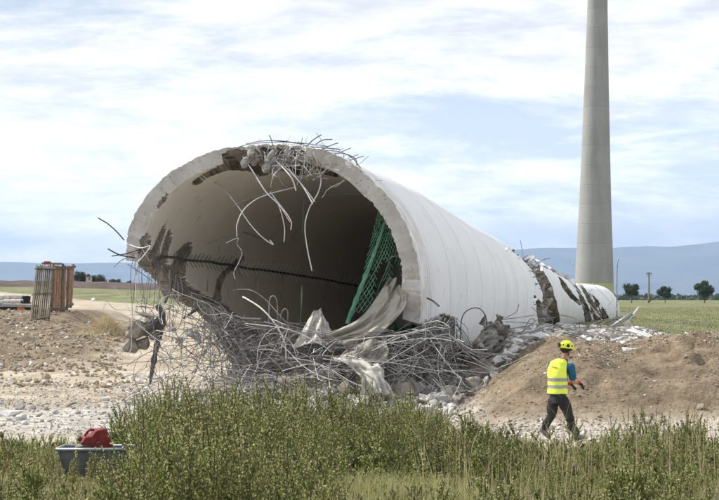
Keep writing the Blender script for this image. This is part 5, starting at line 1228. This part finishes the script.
ax_py = [438, 440, 444, 448, 446, 432, 412, 398, 394, 394, 396, 394, 398, 406, 412, 432, 440, 447, 438, 434, 432, 440, 444]
def top_py(px): return float(np.interp(px, ax_px, ax_py))
def plant_height(px, D, x, jit=1.0):
    """how tall a plant may grow at a spot, so the thicket keeps the outline it has"""
    zt_ = CH - (top_py(px) - HY) / F * 20.0
    return (zt_ - .95) * 1.12
bigV = {k: [] for k in range(1)}; LV = []; LF = []; LM = []; b = 0; solo = []
def place(kind, i, x, y, h, spread=1.0):
    global b
    v, f, m = (WP if h > .55 else WS)[kind][i]; a = random.uniform(0, 6.3); ca, sa = math.cos(a), math.sin(a); R = np.array([[ca, -sa, 0], [sa, ca, 0], [0, 0, 1]])
    q = (v * np.array([spread, spread, 1]) * h) @ R.T
    # leaves keep their own size whatever the height
    q = q + np.array([x, y, gz(x, y) - .03]); LV.append(q); LF.append(f + b); LM.append(m); b += len(q)
cnt = 0
for i in range(4300):
    D = 13.0 + 12.5 * random.random() ** .8; px = random.uniform(-130, 850); x = gpx(px, D); 
    H = plant_height(px, D, x)
    # the tub stays clear in front of its upper half
    if 52 < px < 138 and D < 20.3: H = min(H, .95 * 0 + (CH - (449 + random.uniform(-5, 12) - HY) / F * D) - gz(x, D))
    if 50 < px < 140 and 19.6 < D < 20.4: continue
    nzv = float(fbm(np.array([x * .9]), np.array([D * .9]), 77)[0]); h = H * random.uniform(.4, 1.0) * (.30 + 1.3 * nzv)
    if 335 < px < 480 and D < 17.2: h = min(h, .16 + .34 * nzv)
    if h < .12: continue
    kind = random.choice(['bush', 'bush', 'bush', 'seed', 'tall']) if px < 340 else ('tall' if random.random() < .5 else 'bush')
    if px > 340 and random.random() < .38: kind = 'bush'
    if 430 < px < 560 and random.random() < .15: continue
    place(kind, random.randrange(5), x, D, h, random.uniform(.9, 1.35) * (.6 / max(h, .35) if h > .6 else 1.0) ** .3); cnt += 1
V = np.concatenate(LV); obj('weed_thicket', mesh_from('weed_thicket', V, np.concatenate(LF), VM, np.concatenate(LM)), kind='stuff')
# plants that stand out above the thicket
wmesh = {k: [mesh_from('weed', v, f, VM, m) for v, f, m in WP[k]] for k in WP}
def weed_thing(px, D, py_top, kind, i, label, group=None, sp=None):
    x = gpx(px, D); z0 = gz(x, D); h = CH - (py_top - HY) / F * D - z0; o = obj('weed', wmesh[kind][i]); o.location = (x, D, z0 - .02); sp = sp or min(1.0, .75 / h) * 1.0; o.scale = (h * sp, h * sp, h); o.rotation_euler = (0, 0, random.uniform(0, 6.3)); tagd(o, label, 'weed', group)
for i in range(46):
    px = random.uniform(115, 430); weed_thing(px, random.uniform(19, 23), top_py(px) - random.uniform(-4, 11), 'bush' if i % 3 else 'seed', i % 5, ('yellowish ' if i % 3 == 0 else 'leafy green ') + ('slender ' if i % 2 else 'broad ') + 'weed rising ' + min([(130, 'right of the metal tub'), (180, 'below the torn left wall'), (240, 'below the curled bars'), (310, 'below the tent-like sheet'), (375, 'before the lowest pale sheet'), (425, 'below the right rim')], key=lambda q: abs(q[0] - px))[1], 'tall weeds in front of the tower mouth')
for i in range(26):
    px = random.uniform(455, 600); weed_thing(px, random.uniform(18, 22), top_py(px) - random.uniform(-4, 34), 'tall', i % 5, ('high ' if i % 3 == 0 else 'short ' if i % 3 == 1 else 'middling ') + 'dark spiky weed ' + min([(470, 'well left of the worker'), (525, 'just left of the worker'), (562, 'before the legs of the worker'), (595, 'just right of the worker')], key=lambda q: abs(q[0] - px))[1], 'dark upright weeds before the worker')
for i in range(30):
    px = random.uniform(610, 705); weed_thing(px, random.uniform(24, 29), random.uniform(404, 424), 'tall', i % 5, ('short ' if random.random() < .5 else 'high ') + 'dark green weed at the mound foot, ' + min([(615, 'nearest the worker'), (635, 'below the white piece on the mound'), (655, 'midway between worker and right edge'), (675, 'left of the tan stone'), (700, 'below the tan stone')], key=lambda q: abs(q[0] - px))[1], 'weeds at the foot of the mound')
for i in range(16):
    px = random.uniform(0, 60); weed_thing(px, random.uniform(19, 22), random.uniform(428, 448), 'tall', i % 5, 'thin ' + ('low' if i % 2 else 'taller') + ' green weed ' + ('at the very left edge' if px < 20 else 'midway to the metal tub' if px < 42 else 'just left of the metal tub'), 'thin weeds at the left edge')
# fine grass, dry stalks
def blades(name, n, sampler, hrange, w, mats, lean=.35, mprob=None, seed=0):
    r = np.random.default_rng(seed); P0 = sampler(n, r); n = len(P0); h = r.uniform(*hrange, n); a = r.uniform(0, 6.28, n); ln = np.abs(r.normal(size=n)) * lean * h
    up1 = np.stack([np.cos(a) * ln * .35, np.sin(a) * ln * .35, h * .6], -1); up2 = np.stack([np.cos(a) * ln, np.sin(a) * ln, h], -1); b_ = r.uniform(0, 6.28, n); sd_ = np.stack([np.cos(b_), np.sin(b_), 0 * b_], -1) * w
    V = np.stack([P0 - sd_, P0 + sd_, P0 + up1 + sd_ * .7, P0 + up1 - sd_ * .7, P0 + up2 + sd_ * .15, P0 + up2 - sd_ * .15], 1).reshape(-1, 3); k = np.arange(n)[:, None] * 6
    Fq = np.concatenate([k + np.array([[0, 1, 2, 3]]), k + np.array([[3, 2, 4, 5]])]); m = r.choice(len(mats), n, p=mprob); return obj(name, mesh_from(name, V, Fq, mats, np.r_[m, m]), kind='stuff')
def smpl(pxr, Dr, cond=None):
    def f(n, r):
        px = r.uniform(*pxr, n); D = r.uniform(*Dr, n); x = (px - CX) / F * D; 
        if cond is not None: k = cond(px, D, x, r); px, D, x = px[k], D[k], x[k]
        return np.stack([x, D, ground(x, D) - .01], -1)
    return f
blades('bank_grass', 34000, smpl((-250, 970), (12.5, 24), lambda px, D, x, r: ~((px > 50) & (px < 142) & (D > 19) & (D < 20.6))), (.05, .16), .0035, [M_['weed_y'], M_['weed'], M_['dry']], .6, [.4, .4, .2], 3)
blades('pale_grass', 17000, smpl((325, 490), (12.6, 16.8), lambda px, D, x, r: r.random(len(px)) < np.clip(1.6 - np.abs(px - 405) / 60, 0, 1) * (.25 + 1.5 * sstep(.4, .6, fbm(x * 2.2, D * 1.6, 55)))), (.10, .34), .0028, [M_['weed_y'], M_['dry'], M_['weed']], .4, [.5, .3, .2], 4)
blades('dry_stalks', 900, smpl((420, 719), (16, 27), lambda px, D, x, r: fbm(x * .8, D * .5, 19) > .5), (.35, .85), .003, [M_['dry']], .35, None, 5)
blades('bare_ground_grass', 5000, smpl((-30, 760), (24, 36)), (.05, .25), .005, [M_['dry'], M_['weed_y']], .5, None, 6)
blades('field_edge_grass', 20000, smpl((560, 760), (74, 220), lambda px, D, x, r: D + 5.4 * x > 150 + 12 * (fbm(x * .3, D * .1, 9) - .5)), (.03, .11), .014, [M_['fieldg'], M_['dry'], M_['weed_y']], .4, [.6, .2, .2], 7)
def straw(n, r):
    a = r.normal(size=(n, 2)) * np.array([.30, .9]); x = -10.1 + a[:, 0]; y = 80 + a[:, 1]; return np.stack([x, y, ground(x, y)], -1)
o = blades('straw_heap', 1500, straw, (.05, .28), .012, [M_['dry']], 2.2, None, 8)
